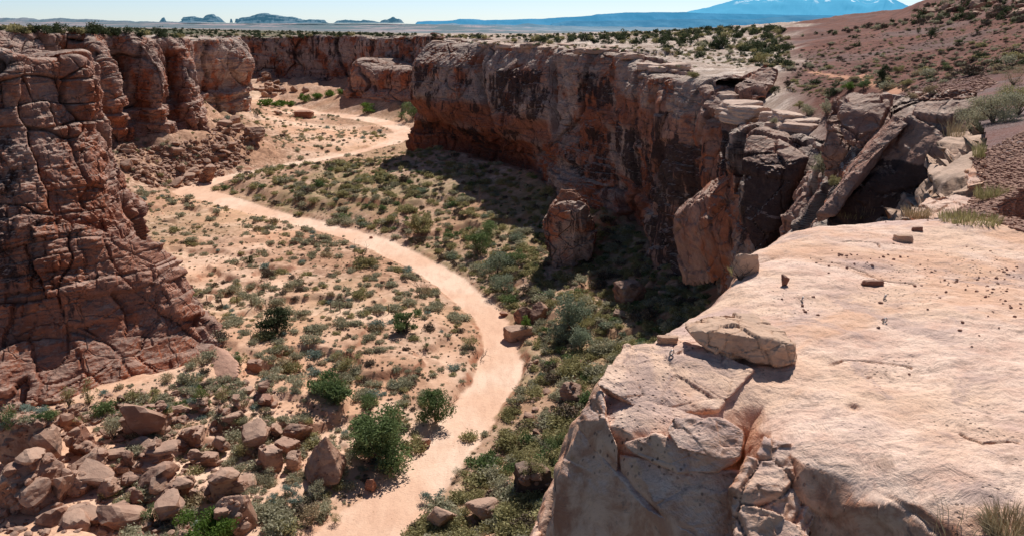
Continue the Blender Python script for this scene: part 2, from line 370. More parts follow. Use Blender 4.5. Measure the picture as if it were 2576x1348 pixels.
# near left wall
L1 = addrim('L1', [
 [(-420,120,84),(-440,400,76),(-480,700,68),(-500,1000,60),(-520,1250,53)],
 [(-180,140,89),(-190,380,84),(-210,620,77),(-240,850,71),(-270,1120,61)],
 [(0,158,89),(-10,330,87),(0,560,81),(20,800,75.5),(5,1075,66.5)],
 [(90,172,92),(120,330,90),(170,560,84),(215,800,78),(235,1068,69.5)],
 [(165,178,95),(192,330,93),(285,560,87),(360,790,80.5),(432,1040,73)],
 [(228,172,98),(246,330,96),(332,560,90),(455,760,84.5),(566,958,79)],
 [(236,165,107),(250,330,103),(330,520,98),(420,690,93),(505,850,88)],
 [(215,155,120),(235,330,116),(290,470,112),(330,600,108),(380,720,104)],
 [(60,150,140),(80,300,136),(130,420,133),(180,520,131),(210,600,128)],
])
L2 = addrim('L2', [
 [(-260,80,150),(-240,160,149),(-220,260,147),(-200,340,146),(-180,430,145)],
 [(-60,82,172),(-50,150,170),(-40,250,168),(-20,330,166),(0,400,165)],
 [(75,86,183),(100,140,180),(120,240,177),(140,320,176),(160,385,175)],
 [(150,96,192),(150,150,195),(165,230,193),(180,310,191),(200,370,188)],
 [(225,90,196),(262,150,192),(285,220,189),(290,292,188),(300,362,189)],
 [(272,100,206),(275,160,206),(300,230,203),(330,295,200),(350,358,196)],
 [(345,92,208),(392,150,204),(414,220,201),(414,292,200),(440,352,199)],
 [(408,108,220),(412,160,221),(424,230,218),(440,295,212),(478,352,206)],
 [(448,102,224),(475,170,219),(484,230,216),(494,285,212),(520,352,210)],
 [(482,108,240),(482,160,240),(492,230,236),(505,285,228),(530,335,222)],
 [(460,112,262),(465,160,260),(480,210,258),(490,260,254),(505,300,250)],
])
L3 = addrim('L3', [
 [(440,106,256),(440,160,255),(445,210,254),(450,250,253),(455,290,252)],
 [(500,106,272),(498,160,271),(500,215,270),(505,245,268),(508,285,266)],
 [(560,104,284),(562,160,282),(560,214,284),(566,244,280),(570,293,279)],
 [(602,104,296),(630,155,292),(630,205,294),(626,235,293),(634,300,292)],
 [(604,102,315),(634,160,312),(628,205,313),(628,235,312),(632,280,310)],
 [(560,98,350),(570,150,350),(575,190,349),(580,215,348),(590,250,346)],
 [(480,95,400),(490,150,398),(500,190,397),(500,215,396),(505,240,395)],
])
FW = addrim('FW', [
 [(480,94,420),(480,140,418),(485,180,416),(490,205,414),(490,235,412)],
 [(610,96,432),(612,140,430),(615,180,428),(618,205,424),(622,238,418)],
 [(700,96,440),(700,140,438),(700,180,436),(700,205,432),(700,236,428)],
 [(790,94,438),(790,140,437),(790,180,435),(790,205,431),(790,236,427)],
 [(870,95,428),(872,140,427),(874,180,424),(876,205,421),(880,236,417)],
 [(925,97,404),(925,140,402),(925,180,399),(925,205,397),(925,240,394)],
 [(975,98,388),(975,135,386),(975,180,383),(975,210,381),(975,250,378)],
 [(1050,95,368),(1048,135,366),(1045,190,363),(1045,225,361),(1045,260,359)],
 [(1100,95,350),(1100,135,349),(1100,190,348),(1100,225,347),(1100,270,346)],
])
BT = addrim('BT', [
 [(960,150,388),(940,180,388),(930,200,388),(925,230,387),(920,255,386)],
 [(912,150,380),(890,185,378),(884,210,377),(880,235,376),(874,262,374)],
 [(900,153,364),(884,185,361),(880,215,360),(878,240,359),(872,274,357)],
 [(948,166,358),(948,195,351),(945,220,350),(945,245,346),(942,278,343)],
 [(1000,172,348),(1000,200,342),(1000,225,340),(1000,250,335),(1000,286,331)],
 [(1050,176,338),(1050,205,333),(1050,235,330),(1050,262,325),(1055,296,321)],
 [(1110,176,326),(1110,205,322),(1110,235,320),(1110,262,317),(1115,300,314)],
])
R1 = addrim('R1', [
 [(1140,108,262),(1135,160,260),(1130,220,258),(1125,280,256),(1120,320,255)],
 [(1096,112,226),(1088,160,224),(1084,230,222),(1078,290,221),(1068,360,219)],
 [(1078,121,204),(1072,190,201),(1068,285,198),(1056,320,203),(1032,435,197)],
 [(1118,122,198),(1112,200,195),(1110,290,191),(1108,335,199),(1100,455,188)],
 [(1170,120,193),(1162,210,189),(1165,315,184),(1170,358,194),(1180,480,178)],
 [(1222,122,186),(1222,210,182),(1232,330,177),(1240,385,186),(1262,505,168)],
 [(1300,128,172),(1300,230,168),(1305,350,163),(1310,408,169),(1335,520,155)],
 [(1395,136,158),(1395,240,154),(1392,350,149),(1398,430,145),(1405,545,139)],
 [(1470,142,148),(1475,250,145),(1478,350,141),(1482,450,136),(1490,575,130)],
 [(1548,146,140),(1552,250,138),(1556,360,133),(1560,470,129),(1562,600,122)],
 [(1600,175,128),(1592,270,127),(1594,390,124),(1605,500,121),(1620,650,114)],
 [(1650,205,112),(1650,290,111),(1648,400,110),(1632,520,109),(1640,690,105)],
 [(1720,212,103),(1715,300,101),(1712,400,100),(1705,520,99),(1700,720,96)],
 [(1800,222,97),(1800,310,94),(1800,410,93),(1795,520,92),(1780,740,90)],
])
R2 = addrim('R2', [
 [(1850,262,94),(1845,320,92),(1840,410,90),(1838,520,88),(1830,740,84)],
 [(1850,315,80),(1842,350,79),(1842,430,78),(1840,540,77),(1830,720,74)],
 [(1900,325,73),(1880,375,71),(1875,450,70),(1870,560,69),(1860,740,66)],
 [(1965,340,68),(1950,400,66),(1940,480,65),(1930,570,64),(1910,740,61)],
 [(2030,372,63),(2005,430,61),(1995,500,60),(1985,580,59),(1960,740,56)],
 [(2056,385,62),(2045,440,60),(2035,500,58),(2020,570,55),(1990,740,51)],
 [(2082,375,59),(2076,440,56),(2066,500,53),(2050,560,50),(2010,740,45)],
 [(2118,320,55),(2112,390,50),(2100,460,47),(2090,540,43),(2050,740,37)],
 [(2190,264,50),(2180,350,45),(2160,440,40),(2150,530,36),(2110,740,31)],
 [(2300,262,45),(2280,340,40),(2260,430,34),(2240,520,30),(2200,740,26)],
 [(2440,262,40),(2420,340,34),(2390,430,29),(2360,520,25),(2320,740,22)],
])
def vL1(s, h, P): return -.1+.8*sstep(.62, .1, s)*sstep(.9, .45, h)*sstep(.10, .3, h)
CLEFT = [1.6, 5.0, 7.05, 7.72, 9.08, 9.36, 11.0, 14.0]; LOBE = [3.4, 2.8, -.6, 1.2, -1.2, 1.0, .6]
def lobesR1(i, h):
    r = np.zeros(len(i))
    for a, b_, k in zip(CLEFT[:-1], CLEFT[1:], LOBE):
        x = np.clip((i-a)/(b_-a), 0, 1)*2-1; m = (i >= a) & (i < b_)
        r += m*(k*np.sqrt(np.clip(1-np.abs(x)**3.2, 0, 1))-2.6*sstep(.93, 1, np.abs(x))*(h < .62))
    hh = h+.05*np.sin(i*3.1); up = sstep(.56, .44, hh)*sstep(-.02, .16, h)
    return r*up-1.1*sstep(.40, .46, hh)*sstep(.56, .50, hh)*sstep(5.6, 5.0, i)
def patches(i, h, L, soft=.18):
    r = np.zeros(len(i))
    for a, b_, h0, h1, v in L: r += v*sstep(a-soft, a+soft, i)*sstep(b_+soft, b_-soft, i)*sstep(h0-.03, h0+.03, h)*sstep(h1+.03, h1-.03, h)
    return r
def vL1(s, h, P): return -.1+.8*sstep(.62, .1, s)*sstep(.9, .45, h)*sstep(.10, .3, h)
def vR1(s, h, P):
    i = s*13; w_ = h+.06*fbm(P*.12, 3, 79)
    return patches(i, w_, [(1, 14, -.1, .11, -.5), (1.5, 4.9, .14, .44, .42), (5.2, 7.0, .10, .44, .85), (7.1, 7.7, .1, .6, -.3), (7.8, 9.0, .08, .33, .85), (7.2, 9.0, .45, .75, .55), (9.4, 11, .18, .3, .35), (9.4, 11, .32, .66, .78), (11, 14, .28, 1, .95), (11, 12.2, .14, .3, .35), (7.2, 9.2, .75, 1.1, -.1), (2, 6.5, .54, .70, .50), (2, 6.5, .70, 1.1, -.6)])
def rR1(s, h, P):
    i = s*13; w_ = h+.05*fbm(P*.12, 3, 80)
    return np.clip(patches(i, w_, [(1.5, 5, .40, .56, .9), (1.5, 6.4, .58, 1.1, 1.0), (5, 7, .42, .56, .8), (6.0, 6.9, .10, .2, .8), (7.8, 9, .28, .40, .9), (9.3, 11, .14, .32, .75), (9.3, 11, .62, .85, .9), (8.8, 10.2, .8, 1, .6), (11, 12.4, .16, .34, .55), (11.5, 14, .6, .8, .5)]), 0, 1)
wall('canyon_wall', L1, 580, 400, 1.0, 13.0, 3, .7, 9, vL1, lambda s, h, P: .45+.45*sstep(.2, .5, h)*(.5+.5*fbm(P*.08, 3, 77)), rnd=.25, hump=1.3, mas=1.0, mw=6.0, mh=4.2, sw=2.3, sh=1.3, fac=.75)
wall('canyon_wall', L2, 540, 250, .9, 11.0, 14, .9, 12, lambda s, h, P: .12+0*s, lambda s, h, P: .25+.3*sstep(.4, .7, h), rnd=.8, hump=1.0, mas=.55, mw=9, mh=5, sw=3.2, sh=1.3)
wall('canyon_wall', L3, 280, 190, .75, 14.0, 27, 1.4, 12, lambda s, h, P: .05+0*s, None, rnd=.8, mas=.6, mw=10, mh=5, sw=4, sh=1.5)
wall('canyon_wall', FW, 340, 150, .9, 16.0, 33, 1.4, 14, lambda s, h, P: .35+0*s, lambda s, h, P: .25*sstep(.4, .7, h), mas=.8, mw=14, mh=6, sw=5, sh=2.2)
wall('canyon_wall', BT, 280, 140, .7, 14.0, 46, 1.5, 40, lambda s, h, P: .22+0*s, lambda s, h, P: .35+0*s, mas=.9, mw=12, mh=4, sw=5, sh=1.8)
wall('canyon_wall', R1, 680, 370, .95, 17.0, 58, .5, 12, vR1, rR1, blk=1.1, tall=3.5, rnd=.35, tall2=2.2, hump=.5, mas=.75, mw=7.5, mh=8.5, sw=3.2, sh=2.4, fac=.5, lobes=lobesR1)
wall('canyon_wall', R2, 420, 280, .5, 7.0, 71, .4, 3, lambda s, h, P: .55+0*s, rnd=.3, mas=.9, mw=4, mh=3, sw=1.5, sh=.8)

# ------------------------------------------------------------------ canyon floor
WASH = [(780,1480,3.4),(830,1400,3.4),(945,1310,3.3),(1040,1230,3.1),(1120,1130,3.0),(1195,1030,2.9),(1248,950,3.0),(1262,880,2.7),(1240,815,2.6),(1190,760,2.7),
        (1125,705,2.9),(1040,655,3.2),(960,618,3.4),(880,590,3.0),(790,565,2.9),(700,543,3.0),(610,518,3.2),(540,497,3.9),(485,478,4.6),(530,458,3.8),(610,440,3.2),(700,422,3.0),(800,402,3.2),
        (900,384,3.4),(985,360,3.6),(1016,333,4.4),(975,311,5.5),(900,297,6.0),(830,289,6.0),(785,284,5.0),(740,270,4.0)]
WP = np.array([(*pz(u, v, -.5)[:2], hw) for u, v, hw in WASH])
WP[:, 2] *= .86; WP = catmull(WP, 160)
base_left = [p for k in ('L1_b',) for p in rim_pts[k]]
def floor_z(X, Y, full=False):
    sh = X.shape; X = X.ravel(); Y = Y.ravel()
    P = np.stack([X, Y, 0*X], 1)
    d, par, side = seg_dist(X, Y, WP)
    hw = np.interp(par, np.arange(len(WP)), WP[:, 2])
    wob = fbm(P*.22, 4, 91)*1.2+fbm(P*1.1, 3, 92)*.7
    e = d-hw+wob*np.clip(hw/3, .6, 1.6)*.6
    bankh = .55+.45*vnoise(P*.05, 95)+.25*sstep(60, 130, Y)*0
    ins = sstep(1.0, -.5, e)
    right = (side < 0)
    z = .35*fbm(P*.035, 4, 93)+.22*fbm(P*.3, 4, 94)
    d2 = np.maximum(d-hw, 0)
    # the shaded right bank climbs to the wall
    nearR = (Y < 205) & right
    z += np.where(nearR, np.clip((d2-1.5)*.17, 0, 5.5)*sstep(212, 185, Y), 0)
    # talus under each wall
    for key, hgt, wd in (('L1_b', .7, 6), ('L2_b', 9.0, 34), ('L3_b', 4.5, 26), ('FW_b', 9, 45), ('BT_b', 1.5, 8), ('R1_b', 1.5, 8), ('R2_b', 4, 12)):
        dt, _, _ = seg_dist(X, Y, rim_pts[key])
        k = np.clip(1-dt/wd, 0, 1); z += hgt*k**1.35*(1+.35*fbm(P*.12, 4, 97))*sstep(0, 14, d2+ (6 if key in ('L1_b', 'R1_b', 'R2_b') else 0))
    # low sand benches on the inner flat
    z += .75*sstep(.10, .16, fbm(P*.055, 4, 99))*sstep(2, 6, d2)+.45*sstep(-.12, -.08, fbm(P*.08+5, 4, 98))*sstep(2, 6, d2)
    z = z*(1-ins)*sstep(-.6, 3.5, e)**.6+(bankh*sstep(-.2, 1.1, e)-.55)*1
    if full: return z.reshape(sh), ins.reshape(sh), e.reshape(sh), d2.reshape(sh), right.reshape(sh)
    return z.reshape(sh)
def fz(x, y): return float(floor_z(np.array([x], float), np.array([y], float))[0])
def on_floor(u, v, z0=0.3):
    for _ in range(6):
        p = pz(u, v, z0); z0 = fz(p[0], p[1])
    return pz(u, v, z0)

NA, NR = 620, 640
az = np.linspace(-1.0, .45, NA); rr = np.exp(np.linspace(math.log(22), math.log(500), NR))
YY = np.broadcast_to(rr[None, :], (NA, NR)); XX = az[:, None]*YY
ZZ, ins, ee, d2, right = floor_z(XX, YY, True)
P = np.stack([XX, YY, ZZ], 2).reshape(-1, 3)
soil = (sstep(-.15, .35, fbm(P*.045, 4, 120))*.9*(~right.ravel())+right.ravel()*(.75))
dtl, _, _ = seg_dist(XX.ravel(), YY.ravel(), rim_pts['L2_b']); soil = np.maximum(soil, .95*sstep(40, 18, dtl))
grass = sstep(-.1, .4, fbm(P*.05+9, 3, 121))*.75*right.ravel()*(P[:, 1] < 200)+.35*sstep(.1, .5, fbm(P*.03+3, 3, 122))
gz = np.gradient(ZZ, axis=1)/np.gradient(YY, axis=1); gx = np.gradient(ZZ, axis=0)/np.gradient(XX, axis=0)
bank = sstep(.34, .7, np.hypot(gx, gz)).ravel()*np.maximum(sstep(3.5, .5, np.abs(ee)).ravel(), .8*(YY.ravel() < 170))*.9*sstep(-.15, .35, fbm(P*.35, 3, 124))
struct(obj('canyon_floor', mesh_np('canyon_floor', P, grid_quads(NA, NR)[:, ::1], M_FLOOR, True, {
    'wash': ('POINT', sstep(.25, -.12, ee).ravel()), 'soil': ('POINT', soil), 'grass': ('POINT', grass), 'bank': ('POINT', bank)})))

LIPD = [(2460,520),(2330,527),(2200,536),(2050,546),(1975,557),(1915,582),(1872,612),(1868,640),(1850,662),(1790,702),(1720,757),(1660,802),(1600,838),(1562,868),(1528,920),(1497,968),
        (1540,1012),(1640,1052),(1740,1042),(1850,962),(1925,958),(1965,1030),(2060,1092),(2180,1132),(2300,1185),(2420,1237),(2576,1292),(2800,1360)]

# ------------------------------------------------------------------ mesa tops, hillside and the far plain: one sheet to the horizon
ctrl = []
for k in ('L1', 'L2', 'L3', 'FW', 'R1', 'R2'): ctrl += rim_pts[k]
ctrl += [px(*q) for q in [
 (1300,104,320),(1500,104,270),(1700,100,250),(1250,93,520),(1400,90,520),(1650,81,460),(1900,70,360),(2100,62,330),(2230,50,300),
 (1750,170,130),(1900,152,142),(1890,186,112),(1700,132,185),(1560,126,200),(1950,120,195),(1800,118,200),
 (2050,170,108),(2200,190,86),(2000,218,92),(2150,222,72),(2350,150,102),(2500,140,92),(2340,100,145),(2200,108,158),(2080,88,230),(2250,70,210),
 (2330,14,240),(2260,42,255),(2420,-14,215),(2460,45,170),(2576,60,135),(2576,-70,190),(2700,-90,170),(2700,60,110),
 (2480,205,36),(2390,226,38),(2576,188,34),(2250,236,50),(2700,190,30),(2340,258,34),(2900,250,20),
 (2520,318,16),(2600,330,13.5),(2560,420,11),(2480,470,11.2),(2440,520,10.2),(2576,520,9.2),(2600,575,8.3),(2800,420,9),(2900,600,6),(2350,528,9.6),
 (60,72,290),(200,78,320),(-150,66,260),(300,84,400),(-200,60,420),
 (100,76,520),(500,80,620),(880,86,760),(1100,88,760),
 (0,66,1200),(400,71,1200),(800,79,1200),(1100,84,1300),(1500,84,1200),(1900,74,1000),
 (0,60,2200),(500,65,2200),(1000,73,2200),(1400,80,2200),(1800,78,2200),
 (-300,55,5000),(0,56,5000),(300,58,5000),(600,60,5000),(1000,61,5000),(1350,70,5000),(1800,74,5000),(2300,70,5000),(2800,60,3000),(2700,10,700),(2800,-40,400)]]
ctrl = np.array(ctrl)
def warp_xy(X, Y): return np.stack([X/np.maximum(Y, 1)*2.2, np.log(np.clip(Y, 1, 5000))*1.0], 1)
_cw = warp_xy(ctrl[:, 0], ctrl[:, 1]); _ang = (CAMZ-ctrl[:, 2])/ctrl[:, 1]      # height kept as a slope so near and far fit alike
_D = np.linalg.norm(_cw[:, None]-_cw[None], axis=2)
_K = np.zeros((len(_cw)+3,)*2); _K[:len(_cw), :len(_cw)] = _D+np.eye(len(_cw))*-.004
_K[:len(_cw), -3] = 1; _K[:len(_cw), -2:] = _cw; _K[-3, :len(_cw)] = 1; _K[-2:, :len(_cw)] = _cw.T
_W = np.linalg.lstsq(_K, np.r_[_ang, 0, 0, 0], rcond=None)[0]
def redside(X, Y):
    b = np.interp(Y, [10, 30, 45, 60, 75, 100, 140, 190, 250, 330, 600], [.40, .44, .40, .39, .375, .345, .37, .345, .345, .355, .42])
    return sstep(-.02, .02, X/np.maximum(Y, 1)-b)*sstep(900, 600, Y) if 0 else sstep(-.03, .03, X/np.maximum(Y, 1)-b+.05*fbm(np.stack([X*.05, Y*.05, 0*X], -1).reshape(-1, 3), 4, 233).reshape(np.shape(X)))*sstep(900, 600, Y)
def mesa_z(X, Y):
    sh = X.shape; x = X.ravel(); y = Y.ravel(); out = np.zeros(len(x))
    for i in range(0, len(x), 40000):
        q = warp_xy(x[i:i+40000], y[i:i+40000])
        d = np.linalg.norm(q[:, None]-_cw[None], axis=2)
        out[i:i+40000] = d@_W[:-3]+_W[-3]+q@_W[-2:]
    z = CAMZ-out*y
    P = np.stack([x, y, 0*x], 1); r = redside(x, y)
    slick = (1-r)*sstep(1500, 700, y)
    t = (fbm(P*.045, 4, 201)*1.6+.0)
    st = np.floor(t*3)/3+sstep(.75, 1, t*3-np.floor(t*3))/3
    fo, ft, fe = facets(np.stack([x/9+fbm(P*.05, 3, 211)*.8, y/13+fbm(P*.05, 3, 212)*.8, 0*x+.5], 1), 213, .8); near_ = sstep(600, 350, y)*sstep(40, 80, y)
    z += slick*near_*(fo*.95+ft*.7-sstep(.05, 0, fe)*.5)
    z += slick*(st*.8+fbm(P*.15, 4, 202)*.45)*sstep(30, 90, y)
    z += r*(fbm(P*.045, 5, 203, .55, True)*1.6*sstep(15, 80, y)+fbm(P*.4, 4, 205)*.10+fbm(P*.02, 3, 207)*2.0*sstep(120, 260, y))
    far = sstep(700, 2500, y); z += far*fbm(P*.0035, 5, 206)*np.minimum(y, 5000)*.0012
    return z.reshape(sh)
def mz(x, y): return float(mesa_z(np.array([x], float), np.array([y], float))[0])
def on_mesa(u, v, Y0):
    """first point along the view direction (u,v) that meets the mesa sheet, beyond distance Y0"""
    Ys = np.exp(np.linspace(math.log(Y0), math.log(Y0*5), 160))
    pts = np.array([px(u, v, y) for y in Ys]); g = mesa_z(pts[:, 0], pts[:, 1]); k = np.argmax(pts[:, 2] < g)
    if pts[k, 2] >= g[k]: k = 30
    return (pts[k, 0], pts[k, 1], g[k])
def m_mesa():
    b = NB('mesa_ground'); p = b.pos
    a = b.noise(p, .03, 5, .6); c = b.noise(p, .25, 6, .65); f = b.noise(p, 2.2, 6, .7)
    slick = b.mix(b.ramp(c, .35, .65), (.52, .40, .33, 1), (.80, .68, .59, 1))
    cr = b.noise(b.map(p, (.5, 1.2, 1.5)), 1, 5, .7, .5); slick = b.mix(b.ramp(b.math('ABSOLUTE', b.math('SUBTRACT', cr, .5)), 0, .03, .75, 0), slick, (.22, .15, .11, 1))
    slick = b.mix(b.ramp(b.noise(b.map(p, (.05, .13, .1)), 1, 6, .7, .6), .50, .58, 0, .8), slick, (.36, .26, .20, 1)); slick = b.mix(b.ramp(f, .5, .7, 0, .6), slick, (.34, .25, .2, 1)); cr2 = b.noise(b.map(p, (.16, .55, .5), rot=(0, 0, .3)), 1, 7, .72, .8); slick = b.mix(b.ramp(b.math('ABSOLUTE', b.math('SUBTRACT', cr2, .5)), 0, .02, .85, 0), slick, (.16, .11, .085, 1)); slick = b.mix(b.ramp(b.noise(b.map(p, (.3, .8, .5)), 1, 5, .7), .54, .62, 0, .6), slick, (.33, .25, .21, 1)); slick = b.mix(b.ramp(a, .54, .66, 0, .75), slick, (.40, .27, .18, 1))
    red = b.mix(b.ramp(c, .35, .65), (.125, .046, .033, 1), (.215, .085, .06, 1))
    red = b.mix(b.ramp(a, .50, .68, 0, .85), red, (.17, .115, .108, 1))
    red = b.mix(b.ramp(b.noise(b.map(p, (.12, .12, .5)), 1, 6, .7, .8), .50, .60, 0, .55), red, (.13, .06, .05, 1)); red = b.mix(b.ramp(b.vor(p, 1.6), .10, .26, .6, 0), red, (.10, .06, .05, 1))
    red = b.mix(b.ramp(b.vor(p, 4.5), .10, .22, .5, 0), red, (.40, .26, .20, 1))
    col = b.mix(b.attr('red'), slick, red)
    trail = b.mix(f, (.50, .24, .15, 1), (.56, .30, .19, 1)); col = b.mix(b.attr('trail'), col, trail)
    grav = b.mix(b.ramp(b.vor(p, 34, 'F1', 1), .2, .8), (.14, .075, .065, 1), (.27, .21, .20, 1)); grav = b.mix(b.ramp(b.vor(p, 34, 'DISTANCE_TO_EDGE'), 0, .1, .8, 0), grav, (.05, .03, .03, 1))
    grav = b.mix(b.ramp(c, .4, .6), b.mix(.5, grav, (.23, .085, .06, 1)), grav)
    col = b.mix(b.attr('gravel'), col, grav)
    sc = b.noise(p, .05, 6, .7); scr = b.mix(b.ramp(sc, .40, .52), (.34, .24, .17, 1), (.095, .10, .055, 1)); col = b.mix(b.attr('scrub'), col, scr)
    fs = b.noise(b.map(p, (.005, .0009, .01)), 1, 9, .8, .3); hazecol = b.mix(b.ramp(fs, .42, .52), (.40, .32, .34, 1), (.085, .15, .18, 1)); fd = b.vor(b.map(p, (.05, .017, .05)), 1); hazecol = b.mix(b.ramp(fd, .18, .36, .85, 0), hazecol, (.08, .17, .20, 1))
    hazecol = b.mix(b.attr('blue'), hazecol, b.mix(b.ramp(fs, .42, .58), (.17, .31, .42, 1), (.11, .25, .36, 1)))
    col = b.mix(b.attr('far'), col, hazecol)  # aerial haze painted into the plain's base colour, growing with distance
    n = b.bump(b.math('ADD', b.math('MULTIPLY', c, 1.0), b.math('MULTIPLY', f, .3)), .35, .7)
    return b.bsdf(col, .93, n)
M_MESA = m_mesa()
# the canyon outline: everything inside it is cut out of the sheet
poly = [(-160, 20)] + [p[:2] for p in rim_pts['L1']] + [p[:2] for p in rim_pts['L2'][1:]] + [p[:2] for p in rim_pts['L3']] + [p[:2] for p in rim_pts['FW']] + \
       [p[:2] for p in rim_pts['R1']] + [p[:2] for p in rim_pts['R2'][1:]] + [px(*q)[:2] for q in [(2400,272,33),(2400,338,20.5),(2425,400,14.8),(2425,495,11.3)]] + [(5.9, 10.0), (4.9, 9.0), (4.3, 7.6), (3.2, 6.0), (3.2, 2.0), (3, -5), (-160, -5)]
NA = 600; az = np.linspace(-.86, .95, NA)
rr = np.r_[np.exp(np.linspace(math.log(2.5), math.log(50), 170, endpoint=False)), np.exp(np.linspace(math.log(50), math.log(480), 400, endpoint=False)), np.exp(np.linspace(math.log(480), math.log(42000), 170))]; NR = len(rr)
YY = np.broadcast_to(rr[None], (NA, NR)); XX = az[:, None]*YY
ZZ = mesa_z(XX, YY)
inn = in_poly(XX, YY, poly)
dp, _, _ = seg_dist(XX.ravel(), YY.ravel(), poly+[poly[0]]); dp = dp.reshape(XX.shape)
ZZ = ZZ-.55*sstep(7, 2, dp)*sstep(20, 60, YY)
x, y = XX.ravel(), YY.ravel(); lipD = LIPD; lq = [pz(u, v, 35.8)[:2] for u, v in LIPD]+[(9, 1.0), (12, 6), (9, 11)]
dlq, _, _ = seg_dist(x, y, lq[:len(LIPD)]); under = (in_poly(x, y, lq)*sstep(.0, .5, dlq)*sstep(11, 10, y)*sstep(8.2, 6.8, x)).reshape(XX.shape)
ZZ = np.where(under > 0, np.minimum(ZZ, 35.8-.45*under+.25*(1-under)), ZZ)
cut = inn | (dp < np.minimum(1.2, .02*YY))
Q = grid_quads(NA, NR); keep = ~cut.ravel()[Q].any(1)
x, y = XX.ravel(), YY.ravel(); P3 = np.stack([x, y, ZZ.ravel()], 1); P0 = P3*[1, 1, 0]
TRAIL = [on_mesa(u, v, 55)[:2] for u, v in [(2040,181),(2085,190),(2130,198),(2180,207),(2230,218),(2270,226)]]
dtr, _, _ = seg_dist(x, y, TRAIL)
redm = np.clip(redside(x, y)+.5*fbm(P0*.03, 3, 230)*((redside(x, y) > .02) & (redside(x, y) < .98)), 0, 1)
grav = sstep(46, 38, y)*sstep(.40, .46, x/y)*sstep(-.3, .15, fbm(P0*.12, 3, 231)+.15)
azd = x/y
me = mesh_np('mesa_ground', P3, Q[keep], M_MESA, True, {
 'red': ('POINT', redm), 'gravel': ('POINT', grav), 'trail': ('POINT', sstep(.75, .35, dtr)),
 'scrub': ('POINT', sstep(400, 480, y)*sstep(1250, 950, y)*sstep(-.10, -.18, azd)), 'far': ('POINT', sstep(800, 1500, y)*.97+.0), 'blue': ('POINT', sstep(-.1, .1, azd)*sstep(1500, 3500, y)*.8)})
struct(obj('mesa_ground', me))

# ------------------------------------------------------------------ far mesas, mountains, buttes
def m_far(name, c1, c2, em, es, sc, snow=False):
    # air between: bluish scattered light painted over dark rock as colour and emission
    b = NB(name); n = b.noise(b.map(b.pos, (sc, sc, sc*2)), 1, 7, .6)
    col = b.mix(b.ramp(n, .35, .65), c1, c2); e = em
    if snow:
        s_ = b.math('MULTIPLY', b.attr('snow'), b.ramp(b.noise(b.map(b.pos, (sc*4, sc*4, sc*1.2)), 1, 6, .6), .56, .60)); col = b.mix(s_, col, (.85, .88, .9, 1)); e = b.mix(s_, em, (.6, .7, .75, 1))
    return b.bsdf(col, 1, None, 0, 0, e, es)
def ridge(name, sky_pts, Y, base_v, depth, mat, rough, seed, step=1.5, snow_v=None):
    u0, u1 = sky_pts[0][0], sky_pts[-1][0]; us = np.arange(u0, u1, step); vs = np.interp(us, [q[0] for q in sky_pts], [q[1] for q in sky_pts])
    vs = vs+fbm(np.stack([us*.05, us*0, us*0], 1), 5, seed, .6)*rough
    prof = np.array([(-1, 0), (-.62, .36), (-.34, .66), (-.12, .9), (0, 1), (.3, .7), (1, 0)])
    prof = catmull(prof, 26); G = np.zeros((len(us), len(prof), 3))
    for i, (u, v) in enumerate(zip(us, vs)):
        tx, ty, tz = px(u, v, Y); bz = px(u, base_v, Y)[2]
        G[i, :, 0] = tx*(1+prof[:, 0]*depth/Y); G[i, :, 1] = Y+prof[:, 0]*depth; G[i, :, 2] = bz+(tz-bz)*prof[:, 1]
    P = G.reshape(-1, 3); h = np.repeat(vs, len(prof)); sc = 7/depth
    k = np.sin(np.clip(np.tile(prof[:, 1], len(us)), 0, 1)*math.pi)
    n = fbm(P*[sc, sc*.3, sc], 5, seed+3, .55, True)
    P[:, 1] -= n*depth*.05*k; P[:, 2] += n*depth*.012*k
    at = {'snow': ('POINT', sstep(.72, .95, np.tile(prof[:, 1], len(us)))*(sstep(snow_v, snow_v-10, h) if snow_v else 0))}
    return struct(obj(name, mesh_np(name, P, grid_quads(len(us), len(prof)), mat, True, at)))
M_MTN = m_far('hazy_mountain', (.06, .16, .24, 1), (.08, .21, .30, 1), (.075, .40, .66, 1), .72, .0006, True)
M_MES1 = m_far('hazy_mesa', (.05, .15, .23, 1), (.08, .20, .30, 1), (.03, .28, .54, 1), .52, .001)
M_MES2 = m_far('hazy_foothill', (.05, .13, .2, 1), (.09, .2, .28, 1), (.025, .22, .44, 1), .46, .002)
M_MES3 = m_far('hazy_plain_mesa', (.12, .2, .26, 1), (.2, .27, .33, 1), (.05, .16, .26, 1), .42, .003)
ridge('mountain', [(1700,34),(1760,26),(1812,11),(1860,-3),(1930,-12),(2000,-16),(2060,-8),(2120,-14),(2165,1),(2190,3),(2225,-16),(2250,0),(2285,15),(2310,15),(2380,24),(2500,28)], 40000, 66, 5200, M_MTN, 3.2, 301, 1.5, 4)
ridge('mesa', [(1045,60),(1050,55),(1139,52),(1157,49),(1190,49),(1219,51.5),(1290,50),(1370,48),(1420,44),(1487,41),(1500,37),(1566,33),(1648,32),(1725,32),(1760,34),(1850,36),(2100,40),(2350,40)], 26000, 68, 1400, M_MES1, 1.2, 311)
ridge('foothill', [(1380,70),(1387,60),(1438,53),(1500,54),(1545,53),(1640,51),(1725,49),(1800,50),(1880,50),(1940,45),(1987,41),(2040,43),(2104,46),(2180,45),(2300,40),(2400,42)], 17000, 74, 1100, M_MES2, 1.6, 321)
ridge('mesa', [(1060,66),(1120,60),(1200,62),(1290,64),(1330,60),(1420,66),(1560,68),(1700,70),(1900,70)], 9000, 78, 500, M_MES3, 2.2, 331)
